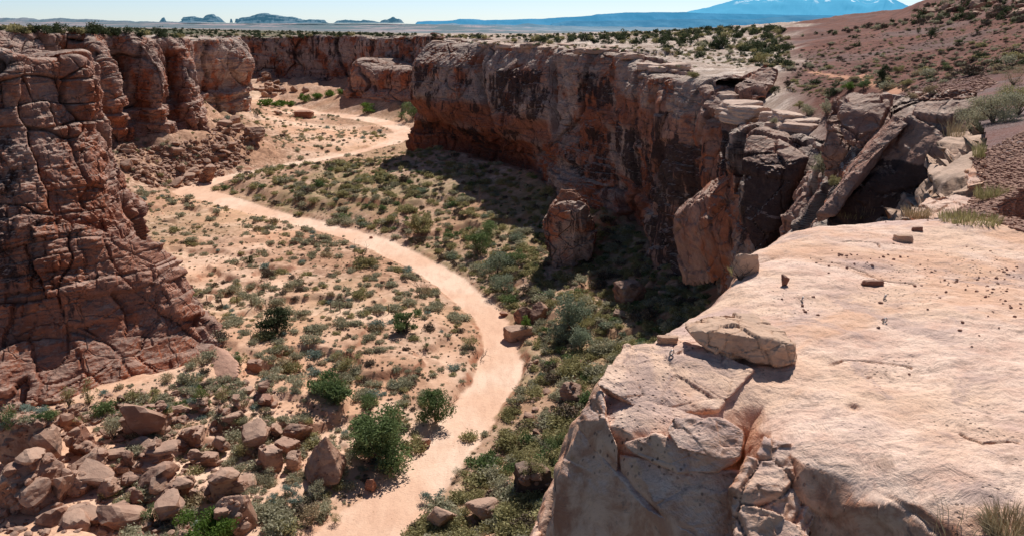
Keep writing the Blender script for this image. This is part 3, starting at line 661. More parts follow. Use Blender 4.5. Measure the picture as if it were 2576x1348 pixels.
ridge('mesa', [(-200,47),(0,46),(60,46),(100,50),(150,46),(230,50),(300,53),(360,55),(420,55),(470,58),(520,60)], 9000, 66, 500, m_far('hazy_blue_plateau', (.10, .16, .2, 1), (.24, .25, .28, 1), (.06, .15, .22, 1), .30, .004), 2.5, 341)

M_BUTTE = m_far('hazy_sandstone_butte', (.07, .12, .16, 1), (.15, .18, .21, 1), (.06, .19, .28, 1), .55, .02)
def butte(pts, Y, base_v, thick, seed, label):
    us = np.arange(pts[0][0], pts[-1][0]+.01, .55); vs = np.interp(us, [q[0] for q in pts], [q[1] for q in pts])
    vs = vs+fbm(np.stack([us*.22, us*0, us*0], 1), 4, seed, .6)*2.0*np.clip((base_v-vs)/6, 0, 1)
    prof = np.array([(-1, 0), (-.8, .25), (-.62, .34), (-.56, .62), (-.44, .7), (-.38, .93), (-.15, 1), (.2, 1), (.45, .8), (.6, .4), (1, 0)])
    G = np.zeros((len(us), len(prof), 3)); o = np.array(px(us.mean(), base_v, Y))
    for i, (u, v) in enumerate(zip(us, vs)):
        tx, ty, tz = px(u, v, Y); bz = px(u, base_v+2, Y)[2]
        G[i, :, 0] = tx; G[i, :, 1] = Y+prof[:, 0]*thick; G[i, :, 2] = bz+(tz-bz)*prof[:, 1]
    P = G.reshape(-1, 3)-o; n = fbm((P+o)*[.05, .02, .03], 4, seed+2)
    P[:, 1] += n*thick*.35
    ob = obj('rock_butte', mesh_np('rock_butte', P, grid_quads(len(us), len(prof)), M_BUTTE, False), None, o)
    tag(ob, label, 'butte', 'rock buttes on the horizon')
d = .3438
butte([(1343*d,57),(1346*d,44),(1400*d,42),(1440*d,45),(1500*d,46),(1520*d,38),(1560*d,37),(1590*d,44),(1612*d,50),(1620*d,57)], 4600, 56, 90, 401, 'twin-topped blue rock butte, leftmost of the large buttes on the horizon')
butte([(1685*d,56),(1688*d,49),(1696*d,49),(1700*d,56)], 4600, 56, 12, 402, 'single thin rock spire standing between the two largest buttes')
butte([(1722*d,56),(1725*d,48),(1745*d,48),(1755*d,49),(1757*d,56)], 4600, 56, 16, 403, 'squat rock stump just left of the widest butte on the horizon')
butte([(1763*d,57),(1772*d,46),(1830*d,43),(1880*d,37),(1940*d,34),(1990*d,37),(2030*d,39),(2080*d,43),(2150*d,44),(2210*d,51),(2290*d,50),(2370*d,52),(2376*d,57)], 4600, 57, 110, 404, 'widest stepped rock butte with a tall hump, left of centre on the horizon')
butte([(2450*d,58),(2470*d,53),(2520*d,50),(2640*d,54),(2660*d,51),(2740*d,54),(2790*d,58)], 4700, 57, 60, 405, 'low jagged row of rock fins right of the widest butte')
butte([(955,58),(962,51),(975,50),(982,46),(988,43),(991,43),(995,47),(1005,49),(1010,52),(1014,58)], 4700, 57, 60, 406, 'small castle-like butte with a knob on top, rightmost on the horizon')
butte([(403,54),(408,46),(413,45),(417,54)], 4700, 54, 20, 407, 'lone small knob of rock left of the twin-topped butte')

# ------------------------------------------------------------------ the ledge in front of the camera
LZ = 35.8
lipD = LIPD
lip = [pz(u, v, LZ)[:2] for u, v in lipD]
lpoly = lip+[(9, 1.0), (12, 6), (9, 11)]
cracks = [[pz(u, v, LZ)[:2] for u, v in c] for c in [
 [(2080,888),(2130,880),(2180,884),(2240,889),(2300,902),(2312,906)], [(1862,637),(1960,626),(2070,648),(2180,668),(2240,690),(2300,700)],
 [(2290,1030),(2250,1075),(2205,1110),(2178,1145)], [(1990,920),(2100,935),(2200,920)], [(2420,1060),(2480,1090),(2576,1100)], [(2120,596),(2200,604),(2250,640)]]]
NA, NR = 660, 820
az = np.linspace(-.06, .86, NA); rr = np.exp(np.linspace(math.log(1.5), math.log(11.2), NR))
YY = np.broadcast_to(rr[None], (NA, NR)).copy(); XX = az[:, None]*YY
x, y = XX.ravel(), YY.ravel(); P0 = np.stack([x, y, 0*x], 1)
wx = x+fbm(P0*1.1, 4, 501)*.10+fbm(P0*5, 3, 503)*.02; wy = y+fbm(P0*1.1, 4, 502)*.10+fbm(P0*5, 3, 504)*.02
dl, par, _ = seg_dist(wx, wy, lpoly[:len(lip)]); ins_ = in_poly(wx, wy, lpoly); sdv = np.where(ins_, dl, -dl)
front = sstep(14.5, 16.5, par)
zb_ = 0; top = LZ-.35*sstep(5.8, 7.2, x)+fbm(P0*.5, 3, 510)*.10+fbm(P0*1.8, 4, 511)*.035+fbm(P0*[6, 9, 1], 4, 512, .6)*.016
top -= .16*np.exp(-np.maximum(sdv, 0)/.22)*(1-.3*front)
_, ep, ip = worley(P0*[5, 5, 1], 520); pit = (ip > .90)*sstep(.35, .0, worley(P0*[5, 5, 1], 520)[0])
top -= pit*.030*sstep(6.5, 4.5, y)
crk = np.zeros(len(x))
for c in cracks:
    dc, _, _ = seg_dist(x+fbm(P0*4, 3, 530)*.05, y+fbm(P0*4, 3, 531)*.05, c)
    brk = sstep(-.25, .1, fbm(P0*2.3, 3, 533)); crk = np.maximum(crk, sstep(.012, .003, dc)*brk); top -= .035*sstep(.016, .0, dc)*brk; top -= .018*sstep(.2, 0, dc)
out = np.maximum(-sdv, 0)
# stacked bulging beds below the lip
drop = (2.9-.5*sstep(22, 24, par))*out*(out/(out+.03))+.02
f1, e1, i1 = worley(np.stack([x*1.5+fbm(P0*1.5, 3, 541)*.4, y*1.5+fbm(P0*1.5, 3, 542)*.4, drop*.9], 1), 540)
pf = np.stack([x*1.25+fbm(P0*1.5, 3, 541)*.35, y*1.25+fbm(P0*1.5, 3, 542)*.35, drop*1.5], 1); fo, ft_, fe_ = facets(pf, 540, .9); fo2, ft2, fe2 = facets(pf*3.3+3, 545, .9)
e1 = fe_; lump = fo*.12+ft_*.26+(sstep(0, .18, fe_)-1)*.06+(fo2*.0+ft2*.06)*sstep(-.2, .2, fbm(P0*1.3+2, 3, 546))
z = top-drop+lump*sstep(.02, .30, out)*front+ lump*.5*sstep(.05, .3, out)*(1-front)
face = sstep(.0, .08, out)
z += face*(fbm(np.stack([x*3, y*3, drop*1.2], 1), 4, 550, .45)*.09+fbm(np.stack([x*8, y*8, drop*2.5], 1), 2, 551, .5, True)*.014*sstep(-.1, .3, fbm(P0*1.4+3, 3, 553)))
z -= face*.05*sstep(.06, .0, e1)
G = np.stack([x, y, z], 1).reshape(NA, NR, 3); N = grid_normals(G).reshape(-1, 3)
if N[:, 2].mean() < 0: N = -N
bl = drop/.34+fbm(np.stack([x*1.3, y*1.3, drop], 1), 3, 565)*1.1; bf = bl-np.floor(bl); bulge = np.sqrt(np.clip(1-(2*bf-1)**2, 0, 1))-.6; bh = _h(np.floor(bl), np.floor(x*1.2), np.floor(x*0), 7)
hn = N.copy(); hn[:, 2] = 0; hn /= np.linalg.norm(hn, axis=1, keepdims=True)+.15
V = G.reshape(-1, 3)+hn*(sstep(.1, .4, drop)*(bulge*.07+(bh-.5)*.08))[:, None]+N*(face*fbm(np.stack([x, y, z], 1)*2.2, 4, 560)*.10)[:, None]*[1, 1, .3]
def m_ledge():
    b = NB('ledge_sandstone'); p = b.pos
    a = b.noise(p, .55, 5, .6, .4); c = b.noise(b.map(p, (1, 1.6, 2)), 2.2, 7, .68, .3); f = b.noise(p, 16, 7, .72); g = b.noise(p, 5, 6, .7, .5)
    topc = b.mix(b.ramp(c, .30, .62), (.70, .45, .35, 1), (.90, .665, .535, 1))
    topc = b.mix(b.ramp(a, .50, .64, 0, .55), topc, (.80, .535, .365, 1))
    topc = b.mix(b.ramp(b.noise(p, .8, 5, .6, .2), .52, .64, 0, .75), topc, (.60, .42, .375, 1))
    topc = b.mix(b.ramp(g, .55, .70, 0, .7), topc, (.38, .255, .195, 1))
    ln = b.noise(b.map(p, (1.1, 3.2, 6), rot=(0, 0, .25)), 1.4, 7, .7, .5); topc = b.mix(b.ramp(b.math('ABSOLUTE', b.math('SUBTRACT', ln, .5)), 0, .012, .45, 0), topc, (.36, .235, .18, 1)); topc = b.mix(b.ramp(b.noise(p, 45, 4, .7), .54, .66, 0, .4), topc, (.42, .28, .22, 1))
    topc = b.mix(b.ramp(b.noise(b.map(p, 1, loc=(7, 3, 0)), .45, 6, .65, .6), .50, .60, 0, .62), topc, (.70, .40, .25, 1)); topc = b.mix(b.ramp(b.noise(b.map(p, 1, loc=(1, 9, 0)), 1.1, 7, .72, .8), .53, .62, 0, .6), topc, (.46, .33, .30, 1))
    fc = b.mix(b.ramp(g, .35, .62), (.56, .27, .165, 1), (.82, .50, .34, 1)); fc = b.mix(b.ramp(a, .55, .68, 0, .8), fc, b.mix(f, (.46, .28, .235, 1), (.66, .44, .37, 1)))
    fc = b.mix(b.ramp(b.noise(p, 1.6, 6, .7, .8), .50, .64, 0, .8), fc, (.45, .18, .10, 1)); fc = b.mix(b.ramp(b.noise(p, 7, 6, .7, .5), .60, .70, 0, .7), fc, (.16, .11, .10, 1))
    fc = b.mix(b.ramp(b.noise(p, 2.7, 6, .7, .5), .58, .70, 0, .6), fc, (.50, .31, .13, 1))
    col = b.mix(b.ramp(b.math('ADD', b.nz(), b.math('MULTIPLY', g, .2)), .70, .98), fc, topc)
    sp = b.math('MULTIPLY', b.ramp(b.vor(b.map(p, (1, 1, .6)), 26), .13, .26, 1, 0), b.ramp(b.noise(p, 1.3, 4, .6), .48, .62, 0, .8))
    col = b.mix(sp, col, (.12, .07, .055, 1))
    col = b.mix(b.ramp(f, .56, .72, 0, .5), col, (.22, .14, .11, 1)); col = b.mix(b.math('MULTIPLY', b.attr('crack'), .85), col, (.05, .03, .025, 1))
    h = b.math('ADD', b.math('MULTIPLY', g, .9), b.math('MULTIPLY', f, .22)); h = b.math('SUBTRACT', h, b.math('MULTIPLY', sp, .25))
    h = b.math('ADD', h, b.math('MULTIPLY', b.noise(b.map(p, (1.2, 4, 4)), 1.3, 5, .6), .22))
    return b.bsdf(col, .9, b.bump(h, .06, .8))
M_LEDGE = m_ledge()
Q = grid_quads(NA, NR)
crk = np.maximum(crk, face*sstep(.05, .0, e1)*.6*sstep(.05, .2, out)); crk = np.maximum(crk, .65*sstep(.12, .02, np.minimum(bf, 1-bf))*sstep(.15, .4, drop))
struct(obj('rock_ledge', mesh_np('rock_ledge', V, Q, M_LEDGE, True, {'crack': ('POINT', crk)})))

# ------------------------------------------------------------------ things: helpers
bpy.context.view_layer.update()
DG = bpy.context.evaluated_depsgraph_get()
EYE = Vector((0, 0, CAMZ))
def hit(u, v):
    d = (Vector(px(u, v, 10))-EYE).normalized()
    ok, loc, n, *_ = S.ray_cast(DG, EYE, d)
    return loc if ok else None
def depth(p): return p[1]*CP-(p[2]-CAMZ)*SP
def sees(p):
    d = Vector(p)-EYE; L = d.length
    ok, loc, *_ = S.ray_cast(DG, EYE, d.normalized())
    return (not ok) or (loc-EYE).length > L-.6-.004*L
def to_uv(p):
    zc = depth(p); return CX+F*p[0]/zc, CY-F*((p[2]-CAMZ)*CP+p[1]*SP)/zc
def inframe(p, m=25):
    if p[1] < 3: return False
    u, v = to_uv(p); return -m < u < 2576+m and -m < v < 1348+m*2
# -------- rocks
_ico = {}
def ico(sub):
    if sub not in _ico:
        bm = bmesh.new(); bmesh.ops.create_icosphere(bm, subdivisions=sub, radius=1)
        bm.verts.ensure_lookup_table()
        _ico[sub] = (np.array([v.co[:] for v in bm.verts]), np.array([[v.index for v in f.verts] for f in bm.faces])); bm.free()
    return _ico[sub]
def polytope(seed, sub=3, npl=11, boxy=0, noise=.05, planes=None):
    D, T = ico(sub); r = np.random.RandomState(seed)
    N = r.normal(size=(npl, 3)); N /= np.linalg.norm(N, axis=1, keepdims=True); h = r.uniform(.62, 1.0, npl)
    if boxy:
        B = np.array([[1,0,0],[-1,0,0],[0,1,0],[0,-1,0],[0,0,1],[0,0,-1]], float)+r.normal(size=(6, 3))*.13*boxy
        B /= np.linalg.norm(B, axis=1, keepdims=True); N = np.r_[B, N]; h = np.r_[r.uniform(.62, .8, 6), h+.12]
    if planes is not None:
        B = np.array([q[:3] for q in planes], float); k = np.linalg.norm(B, axis=1, keepdims=True); N = np.r_[B/k, N]; h = np.r_[[q[3] for q in planes], h+.25]
    dn = D@N.T; q = np.where(dn > .03, h[None]/np.maximum(dn, .03), 9)
    k = 26; R = -np.log(np.exp(-k*np.minimum(q, 2.2)).sum(1))/k; R = np.clip(R, .2, 1.5)
    V = D*R[:, None]
    V = V+D*(fbm(V*2.2+seed, 4, seed)*noise*1.6+fbm(V*7+seed, 3, seed+1, .6, True)*noise*.6)[:, None]
    lay = V[:, 2]*6+fbm(V*1.5, 2, seed+4)*1.5; V[:, :2] *= 1+(.035*np.sin(lay*2.2))[:, None]*(noise > .02)
    return V, T
def m_rock(name, c1, c2, c3, vz=.3, sc=1.0):
    b = NB(name); tc = b.t.nodes.new('ShaderNodeTexCoord'); p = b.map(b.pos, 1)
    a = b.noise(p, .9*sc, 6, .65); f = b.noise(p, 6*sc, 6, .72); o = b.objrand()
    col = b.mix(b.ramp(b.math('ADD', a, b.math('MULTIPLY', o, .3)), .45, .8), c1, c2)
    col = b.mix(b.ramp(b.noise(p, .6*sc, 5, .6, .5), .56 if vz else .9, .66, 0, vz), col, c3)
    col = b.mix(b.ramp(f, .54, .75, 0, .6), col, (.13, .075, .055, 1))
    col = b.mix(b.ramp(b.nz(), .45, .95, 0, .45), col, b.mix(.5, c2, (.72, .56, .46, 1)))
    h = b.math('ADD', b.math('MULTIPLY', a, 1), b.math('MULTIPLY', f, .3)); h = b.math('ADD', h, b.math('MULTIPLY', b.noise(b.map(p, (.6*sc, .6*sc, 5*sc)), 1, 4, .6), .4))
    return b.bsdf(col, .92, b.bump(h, .14/sc, .8))
M_BOULD = m_rock('boulder_sandstone', (.27, .13, .085, 1), (.45, .275, .195, 1), (.06, .042, .04, 1), .75)
M_REDB = m_rock('red_sandstone', (.30, .125, .075, 1), (.42, .20, .13, 1), (.07, .04, .035, 1), .6)
M_SHADEB = m_rock('shade_darkened_sandstone', (.10, .055, .04, 1), (.17, .10, .075, 1), (.035, .022, .02, 1), .7)  # sandstone with shade put into its colour, for blocks beside the ledge
M_LICH = m_rock('lichen_sandstone', (.30, .19, .13, 1), (.60, .42, .32, 1), (.13, .085, .06, 1), .9, 2.2)
M_APRON = m_rock('smooth_red_rock', (.46, .21, .13, 1), (.60, .32, .22, 1), (.30, .13, .09, 1), .4)
M_PALE = m_rock('pale_sandstone', (.46, .30, .23, 1), (.64, .48, .39, 1), (.30, .16, .11, 1), .6)
M_SLAB = m_rock('slab_sandstone', (.46, .255, .155, 1), (.58, .385, .27, 1), (.30, .20, .16, 1), .4, 5)
M_CHIP = m_rock('red_shale', (.20, .085, .06, 1), (.30, .145, .10, 1), (.11, .06, .05, 1), .5, 12)
ROCKV = []
for k in range(16):
    V, T = polytope(700+k, 3, 10+k % 5, boxy=(k % 3 == 0), noise=.045); V[:, 2] *= (.62, .8, .95, .5)[k % 4]
    ROCKV.append((V, T))
ROCKM = [mesh_np('boulder', V, T, M_BOULD, False) for V, T in ROCKV]
ROCKS = [mesh_np('stone', *((lambda q: (q[0]*[1, 1, (.62, .8, .95, .5)[k % 4]], q[1]))(polytope(760+k, 2, 9, noise=.06))), M_BOULD, False) for k in range(8)]
def rock_at(u, v, w, h, seed, label, name='boulder', mat=None, boxy=0, npl=11, planes=None, rot=None, sub=4, sink=.18, dfac=.85, group=None, tilt=(0, 0), smooth=False, noise=.045):
    """boulder whose middle shows at (u,v), w x h survey units across"""
    p = hit(u, v+h*.42)
    if p is None or (name == 'boulder' and p.y < 20): return None
    s = depth(p)/F; W = w*s; dep = math.atan2(CAMZ-p.z, p.y); H = max(h*s/max(math.cos(dep), .2)-W*dfac*math.sin(dep)*.35, W*.28)
    V, T = polytope(seed, sub, npl, boxy, noise, planes)
    V = V-(V.max(0)+V.min(0))/2; V /= (V.max(0)-V.min(0)); V = V*[W, W*dfac, H*(1+sink)]
    o = obj(name, mesh_np(name, V, T, mat or M_BOULD, smooth), None, (p.x, p.y+W*dfac*.35, p.z+H*(.5-sink*.5)))
    o.rotation_euler = (tilt[0], tilt[1], rot if rot is not None else 0)
    return tag(o, label, 'boulder' if name == 'boulder' else 'rock', group)

A7 = lambda x, y: (x*.3438, 884.6+y*.3438*1.0)
A8 = lambda x, y: (840.4+x*.3438, 884.6+y*.3438)
A5 = lambda x, y: (840.4+x*.3438, 442.3+y*.3438)
A1 = lambda x, y: (x*.3438, y*.3438)
def rocks(Z, L, **kw):
    for i, r in enumerate(L):
        x, y, w_, h_, lab = r[:5]; k = dict(kw); k.update(r[5] if len(r) > 5 else {})
        u, v = Z(x, y); rock_at(u, v, w_*.3438, h_*.3438, k.pop('seed', int(1000+x*7+y)), lab, **k)
rocks(A7, [
 (170,700,420,400,'huge squared block with flat pale top at the left edge of the boulder field',dict(boxy=.6,sub=5,dfac=.7,rot=.1)),
 (190,1020,520,320,'huge brown wedge-shaped block below the squared block at the left edge',dict(boxy=1,sub=5,dfac=.7,rot=-.3,planes=[(.8,-.3,.6,.55)])),
 (395,520,160,110,'brown boulder behind the big flat-topped block',{}),
 (530,520,120,125,'dark upright boulder next to the brown boulder behind the big block',dict(planes=[(.5,-.6,.5,.5)])),
 (1060,530,320,190,'long flat slab tilted up to the right, just below the left cliff',dict(boxy=.5,dfac=.6,tilt=(.15,-.28),npl=8)),
 (570,680,190,190,'black-varnished triangular boulder between lighter blocks',dict(mat=M_REDB,planes=[(.5,-.4,.7,.4),(-.6,-.3,.6,.5)])),
 (640,735,170,120,'tan boulder leaning in front of the black triangular boulder',{}),
 (700,795,130,115,'blocky tan boulder below the leaning tan boulder',dict(boxy=.8)),
 (600,880,260,180,'large wedge with a sunlit ridge right of the big left blocks',dict(planes=[(.6,-.5,.5,.45),(-.5,-.3,.8,.5)])),
 (540,990,175,170,'shaded boulder with a pointed lit top in front of the wedge',dict(planes=[(.1,-.8,.4,.45)])),
 (1390,640,195,125,'dark-topped angular block below the long tilted slab',dict(boxy=.7)),
 (1110,765,195,180,'dark pyramid-shaped boulder in the middle of the boulder field',dict(planes=[(.75,-.1,.6,.45),(-.75,-.1,.6,.45),(0,-.8,.5,.45)],noise=.03)),
 (1050,855,195,60,'thin flat slab lying at the foot of the dark pyramid boulder',dict(boxy=.5)),
 (930,810,95,105,'pale cracked boulder left of the dark pyramid boulder',{}),
 (1420,780,115,95,'rounded tan boulder right of the dark pyramid boulder',{}),
 (1530,800,115,95,'brown square boulder beside the rounded tan boulder',dict(boxy=.7)),
 (1870,625,195,165,'large pale boulder, left one of three at the head of the boulder field',{}),
 (2010,590,115,95,'small pale boulder wedged between the two large pale boulders',{}),
 (2170,610,215,155,'large angular pale boulder with a pointed right end nearest the bushes',dict(planes=[(.6,-.5,-.3,.5)])),
 (2090,715,165,110,'long cracked boulder lying below the angular pale boulder',dict(boxy=.6,rot=-.5)),
 (2140,815,110,125,'upright tan block at the left side of the tall pyramid boulder',dict(boxy=.9)),
 (1970,810,165,180,'long slanting boulder left of the upright tan block',dict(rot=-.7,boxy=.4)),
 (2350,840,310,330,'tall pyramid boulder standing alone on the sand near the green tree',dict(sub=5,planes=[(.8,-.05,.45,.42),(-.75,-.3,.5,.5),(0,-.8,.5,.5),(.1,.8,.4,.5)],noise=.03)),
 (1630,1000,230,185,'large tan boulder with flat sunlit top and shaded front near the sandy clearing',dict(boxy=.6,rot=.4)),
 (1210,1065,280,165,'big split boulder with a shaded underside at the bottom of the boulder field',dict(npl=9)),
 (1150,985,230,100,'long pale boulder lying behind the big split boulder',dict(boxy=.5,rot=.35)),
 (1420,1060,105,95,'rounded boulder right of the big split boulder',{}),
 (1700,1250,300,270,'huge rounded pale dome of rock behind the leafy bush at the bottom edge',dict(sub=5,dfac=.8,npl=16,noise=.02)),
 (1680,505,200,100,'grey-brown boulder half buried behind the three pale boulders',{}),
 (1620,460,140,80,'low brown boulder nearest the cliff foot above the three pale boulders',{}),
 (1600,690,125,125,'sloping tan boulder left of the three pale boulders',{}),
 (910,960,125,105,'brown boulder in the middle of the left rock pile',{}),
 (1000,1085,100,115,'upright pale boulder left of the big split boulder',{}),
 (690,960,85,85,'small round boulder beside the shaded boulder with a lit top',{}),
 (760,1020,200,130,'pale broken boulder with smooth sunlit face in the left rock pile',{}),
 (1950,365,95,75,'reddish block on the sand above the three pale boulders',dict(boxy=.7,mat=M_REDB)),
 (1860,110,115,85,'squared boulder on the sand right of the smooth red rock apron',dict(boxy=.9)),
 (1910,270,75,65,'small brown boulder among the sage right of the cliff foot',{}),
 (1730,395,70,85,'small pale upright boulder below the cliff foot bushes',{}),
 (1460,395,115,95,'stack-like layered boulder at the foot of the left cliff',dict(boxy=.8)),
 (920,1215,125,95,'tan boulder above the bottom edge left of the leafy bush',{}),
 (1230,1200,65,115,'narrow upright boulder just left of the leafy bottom bush',{}),
 (600,1190,135,65,'flat pale slab near the lower left corner',dict(boxy=.5)),
])
rocks(A8, [
 (780,1235,235,165,'brown boulder at the bottom edge on the right bank, left one of a pair',dict(npl=9)),
 (1090,1180,285,165,'larger brown boulder at the bottom edge on the right bank, right one of a pair',dict(npl=9)),
 (1455,960,280,220,'dark cube-like block in the shade beside the foreground ledge',dict(boxy=.9,mat=M_SHADEB,sub=5,dfac=.6,rot=.2)),
 (1725,540,160,250,'dark tall slab sticking out from behind the foreground ledge',dict(boxy=.6,mat=M_SHADEB)),
 (1740,330,175,145,'cracked boulder on the right bank slope above the dark tall slab',{}),
 (655,680,105,75,'pale rock on the left edge of the wash beside the big green tree',dict(planes=[(.6,-.5,-.2,.5)])),
 (260,990,85,95,'reddish boulder in the tree shadow beside the wash',dict(mat=M_REDB)),
 (1260,1075,65,55,'small orange rock left of the dark cube-like block',dict(mat=M_REDB)),
])
rocks(A5, [
 (1345,1160,200,105,'long pale boulder lying at the right edge of the wash bend',dict(boxy=.5,rot=.35,dfac=.6)),
 (1500,1010,140,145,'tan boulder on the bank above the long pale boulder',{}),
 (1385,1040,150,140,'brown boulder behind the small round bush at the wash bend',{}),
 (1240,1012,65,42,'small reddish rock on the wash edge above the bend',dict(mat=M_REDB)),
 (2170,880,250,190,'large rounded boulder in the deep shade under the right cliff',dict(npl=14,sub=5)),
 (2110,1020,135,65,'low boulder below the large rounded boulder in the shade',{}),
 (2410,865,85,55,'pale angular rock in the shade right of the large rounded boulder',{}),
 (270,452,30,18,'small red rock lying on the far edge of the wash',dict(mat=M_REDB,sub=3)),
])
rocks(A1, [
 (1850,990,170,105,'pale domed boulder on the scree below the left cliffs',dict(npl=15)),
 (1670,972,55,55,'small round pale boulder left of the pale domed boulder on the scree',{}),
 (1500,1300,115,95,'red boulder standing at the bend of the wash below the scree',dict(mat=M_REDB)),
 (2215,840,140,50,'low red mud bank beside the far loop of the wash',dict(boxy=.5,mat=M_REDB)),
 (2030,830,60,35,'small pale boulder on the far meadow near the red mud bank',{}),
 (1945,560,85,60,'pale boulder on top of the rock pile under the far wall',{}),
 (1960,665,60,55,'round boulder low on the rock pile under the far wall',{}),
 (2150,655,60,45,'grey boulder in the shade at the foot of the far wall, left of two',{}),
 (2235,660,60,45,'grey boulder in the shade at the foot of the far wall, right of two',{}),
])
# -------- foreground ledge rocks
def hull_obj(name, uvz, mat, sub, noise, seed, label, cat, attrs=None, blocky=.5):
    """rock from explicit corner points (u,v,Y)"""
    pts = [Vector(px(*q)) for q in uvz]; c = sum(pts, Vector())/len(pts)
    bm = bmesh.new(); [bm.verts.new(q-c) for q in pts]
    bmesh.ops.convex_hull(bm, input=bm.verts); bmesh.ops.delete(bm, geom=[v for v in bm.verts if not v.link_faces], context='VERTS')
    me = bpy.data.meshes.new('tmp'); bm.to_mesh(me); bm.free(); to = bpy.data.objects.new('tmp', me); COL.objects.link(to)
    co = np.array([v.co[:] for v in me.vertices]); sz = (co.max(0)-co.min(0)).max()
    md = to.modifiers.new('r', 'REMESH'); md.mode = 'VOXEL'; md.voxel_size = sz/(22*sub); dg = bpy.context.evaluated_depsgraph_get(); m2 = bpy.data.meshes.new_from_object(to.evaluated_get(dg))
    bpy.data.objects.remove(to)
    V = np.array([v.co[:] for v in m2.vertices]); N = np.array([v.normal[:] for v in m2.vertices]); T = np.array([list(p.vertices) for p in m2.polygons]); q = V/sz
    fo, ft, fe = facets(q*[4, 4, 5]+seed, seed, .8)
    fo2, ft2, fe2 = facets(q*[10, 10, 16]+seed, seed+9, .8)
    n = fbm(q*3, 4, seed)*noise+fbm(q*9, 4, seed+1, .6)*noise*.4-np.abs(fbm(q*[2, 2, 9], 3, seed+2))*noise*.5+noise*blocky*(fo*1.5+ft*1.6-sstep(.05, 0, fe)*.8+fo2*.5+ft2*.5)
    V = V+N*(n*sz)[:, None]
    at_ = {k: ('POINT', v(V+np.array(c)) if callable(v) else np.full(len(V), v)) for k, v in (attrs or {}).items()}
    at_['crack'] = ('POINT', sstep(.04, 0, fe)*.45*blocky)
    o = obj(name, mesh_np(name, V, T, mat, mat is not M_CLIFF, at_), None, c); return tag(o, label, cat)
def lY(u, v): p = hit(u, v); return p.y
b0 = lY(1870, 925)
hull_obj('slab', [(1722,812,b0+.30),(1732,834,b0+.14),(1776,874,b0+.04),(1780,793,b0+.55),(1890,790,b0+.62),(1935,808,b0+.50),(1992,848,b0+.18),(1800,832,b0+.05),(1990,862,b0+.05),(1998,912,b0+.02),(1995,900,b0+.30),(1905,917,b0-.02),(1862,893,b0+.02),(1790,868,b0+.06),(1800,880,b0+.35),(1940,905,b0+.35)],
         M_SLAB, 5, .026, 901, 'big broken sandstone slab with a thin overhanging left end lying on the ledge', 'rock', None, .8)
ha = hit(560, 962).y
hull_obj('rock_apron', [(500,975,ha),(560,985,ha-1),(602,945,ha),(604,915,ha+2),(575,880,ha+5),(540,868,ha+6),(470,950,ha+4),(520,880,ha+9),(520,1000,ha-1)], M_APRON, 4, .012, 886, 'smooth salmon-red rock apron sloping out from the foot of the left cliff', 'rock', None, .15)
hY = hit(1430, 672).y
hull_obj('rock_pillar', [(1366,572,hY+1.5),(1384,522,hY+2),(1410,508,hY+1),(1440,500,hY+2),(1478,512,hY+1),(1496,545,hY+2),(1502,582,hY+3),(1482,604,hY+1),(1480,650,hY+1),(1440,672,hY),(1396,676,hY+.5),(1384,620,hY+1.5),(1420,560,hY),(1450,540,hY-.6),(1400,505,hY+8),(1470,505,hY+8),(1400,640,hY+7),(1480,640,hY+7)],
         M_CLIFF, 5, .03, 884, 'squat rock pillar with a pale domed top standing in front of the shaded right cliff', 'rock pillar', {'varn': .25, 'red': .2}, .9)
hull_obj('boulder', [(1398,500,hY+4),(1412,478,hY+4),(1448,476,hY+4.5),(1462,496,hY+4),(1440,512,hY+3),(1405,512,hY+3),(1430,480,hY+7),(1450,500,hY+7)], M_REDB, 4, .04, 885, 'reddish knob of rock sitting on top of the rock pillar', 'boulder')
def dark_low(v0, v1, top=-.4, bot=1.1):
    def f(P):
        vv = CY-F*((P[:, 2]-CAMZ)*CP+P[:, 1]*SP)/(P[:, 1]*CP-(P[:, 2]-CAMZ)*SP); return top+(bot-top)*sstep(v0, v1, vv)
    return f
ZT = {}
def zband(p0, p1, top=-.4, bot=1.1):
    """varnish grows with depth below the brow of a block: heights taken from two points on it"""
    z0, z1 = px(*p0)[2], px(*p1)[2]
    return lambda P: top+(bot-top)*sstep(z0, z1, P[:, 2]+.5*fbm(P*.5, 3, 77))
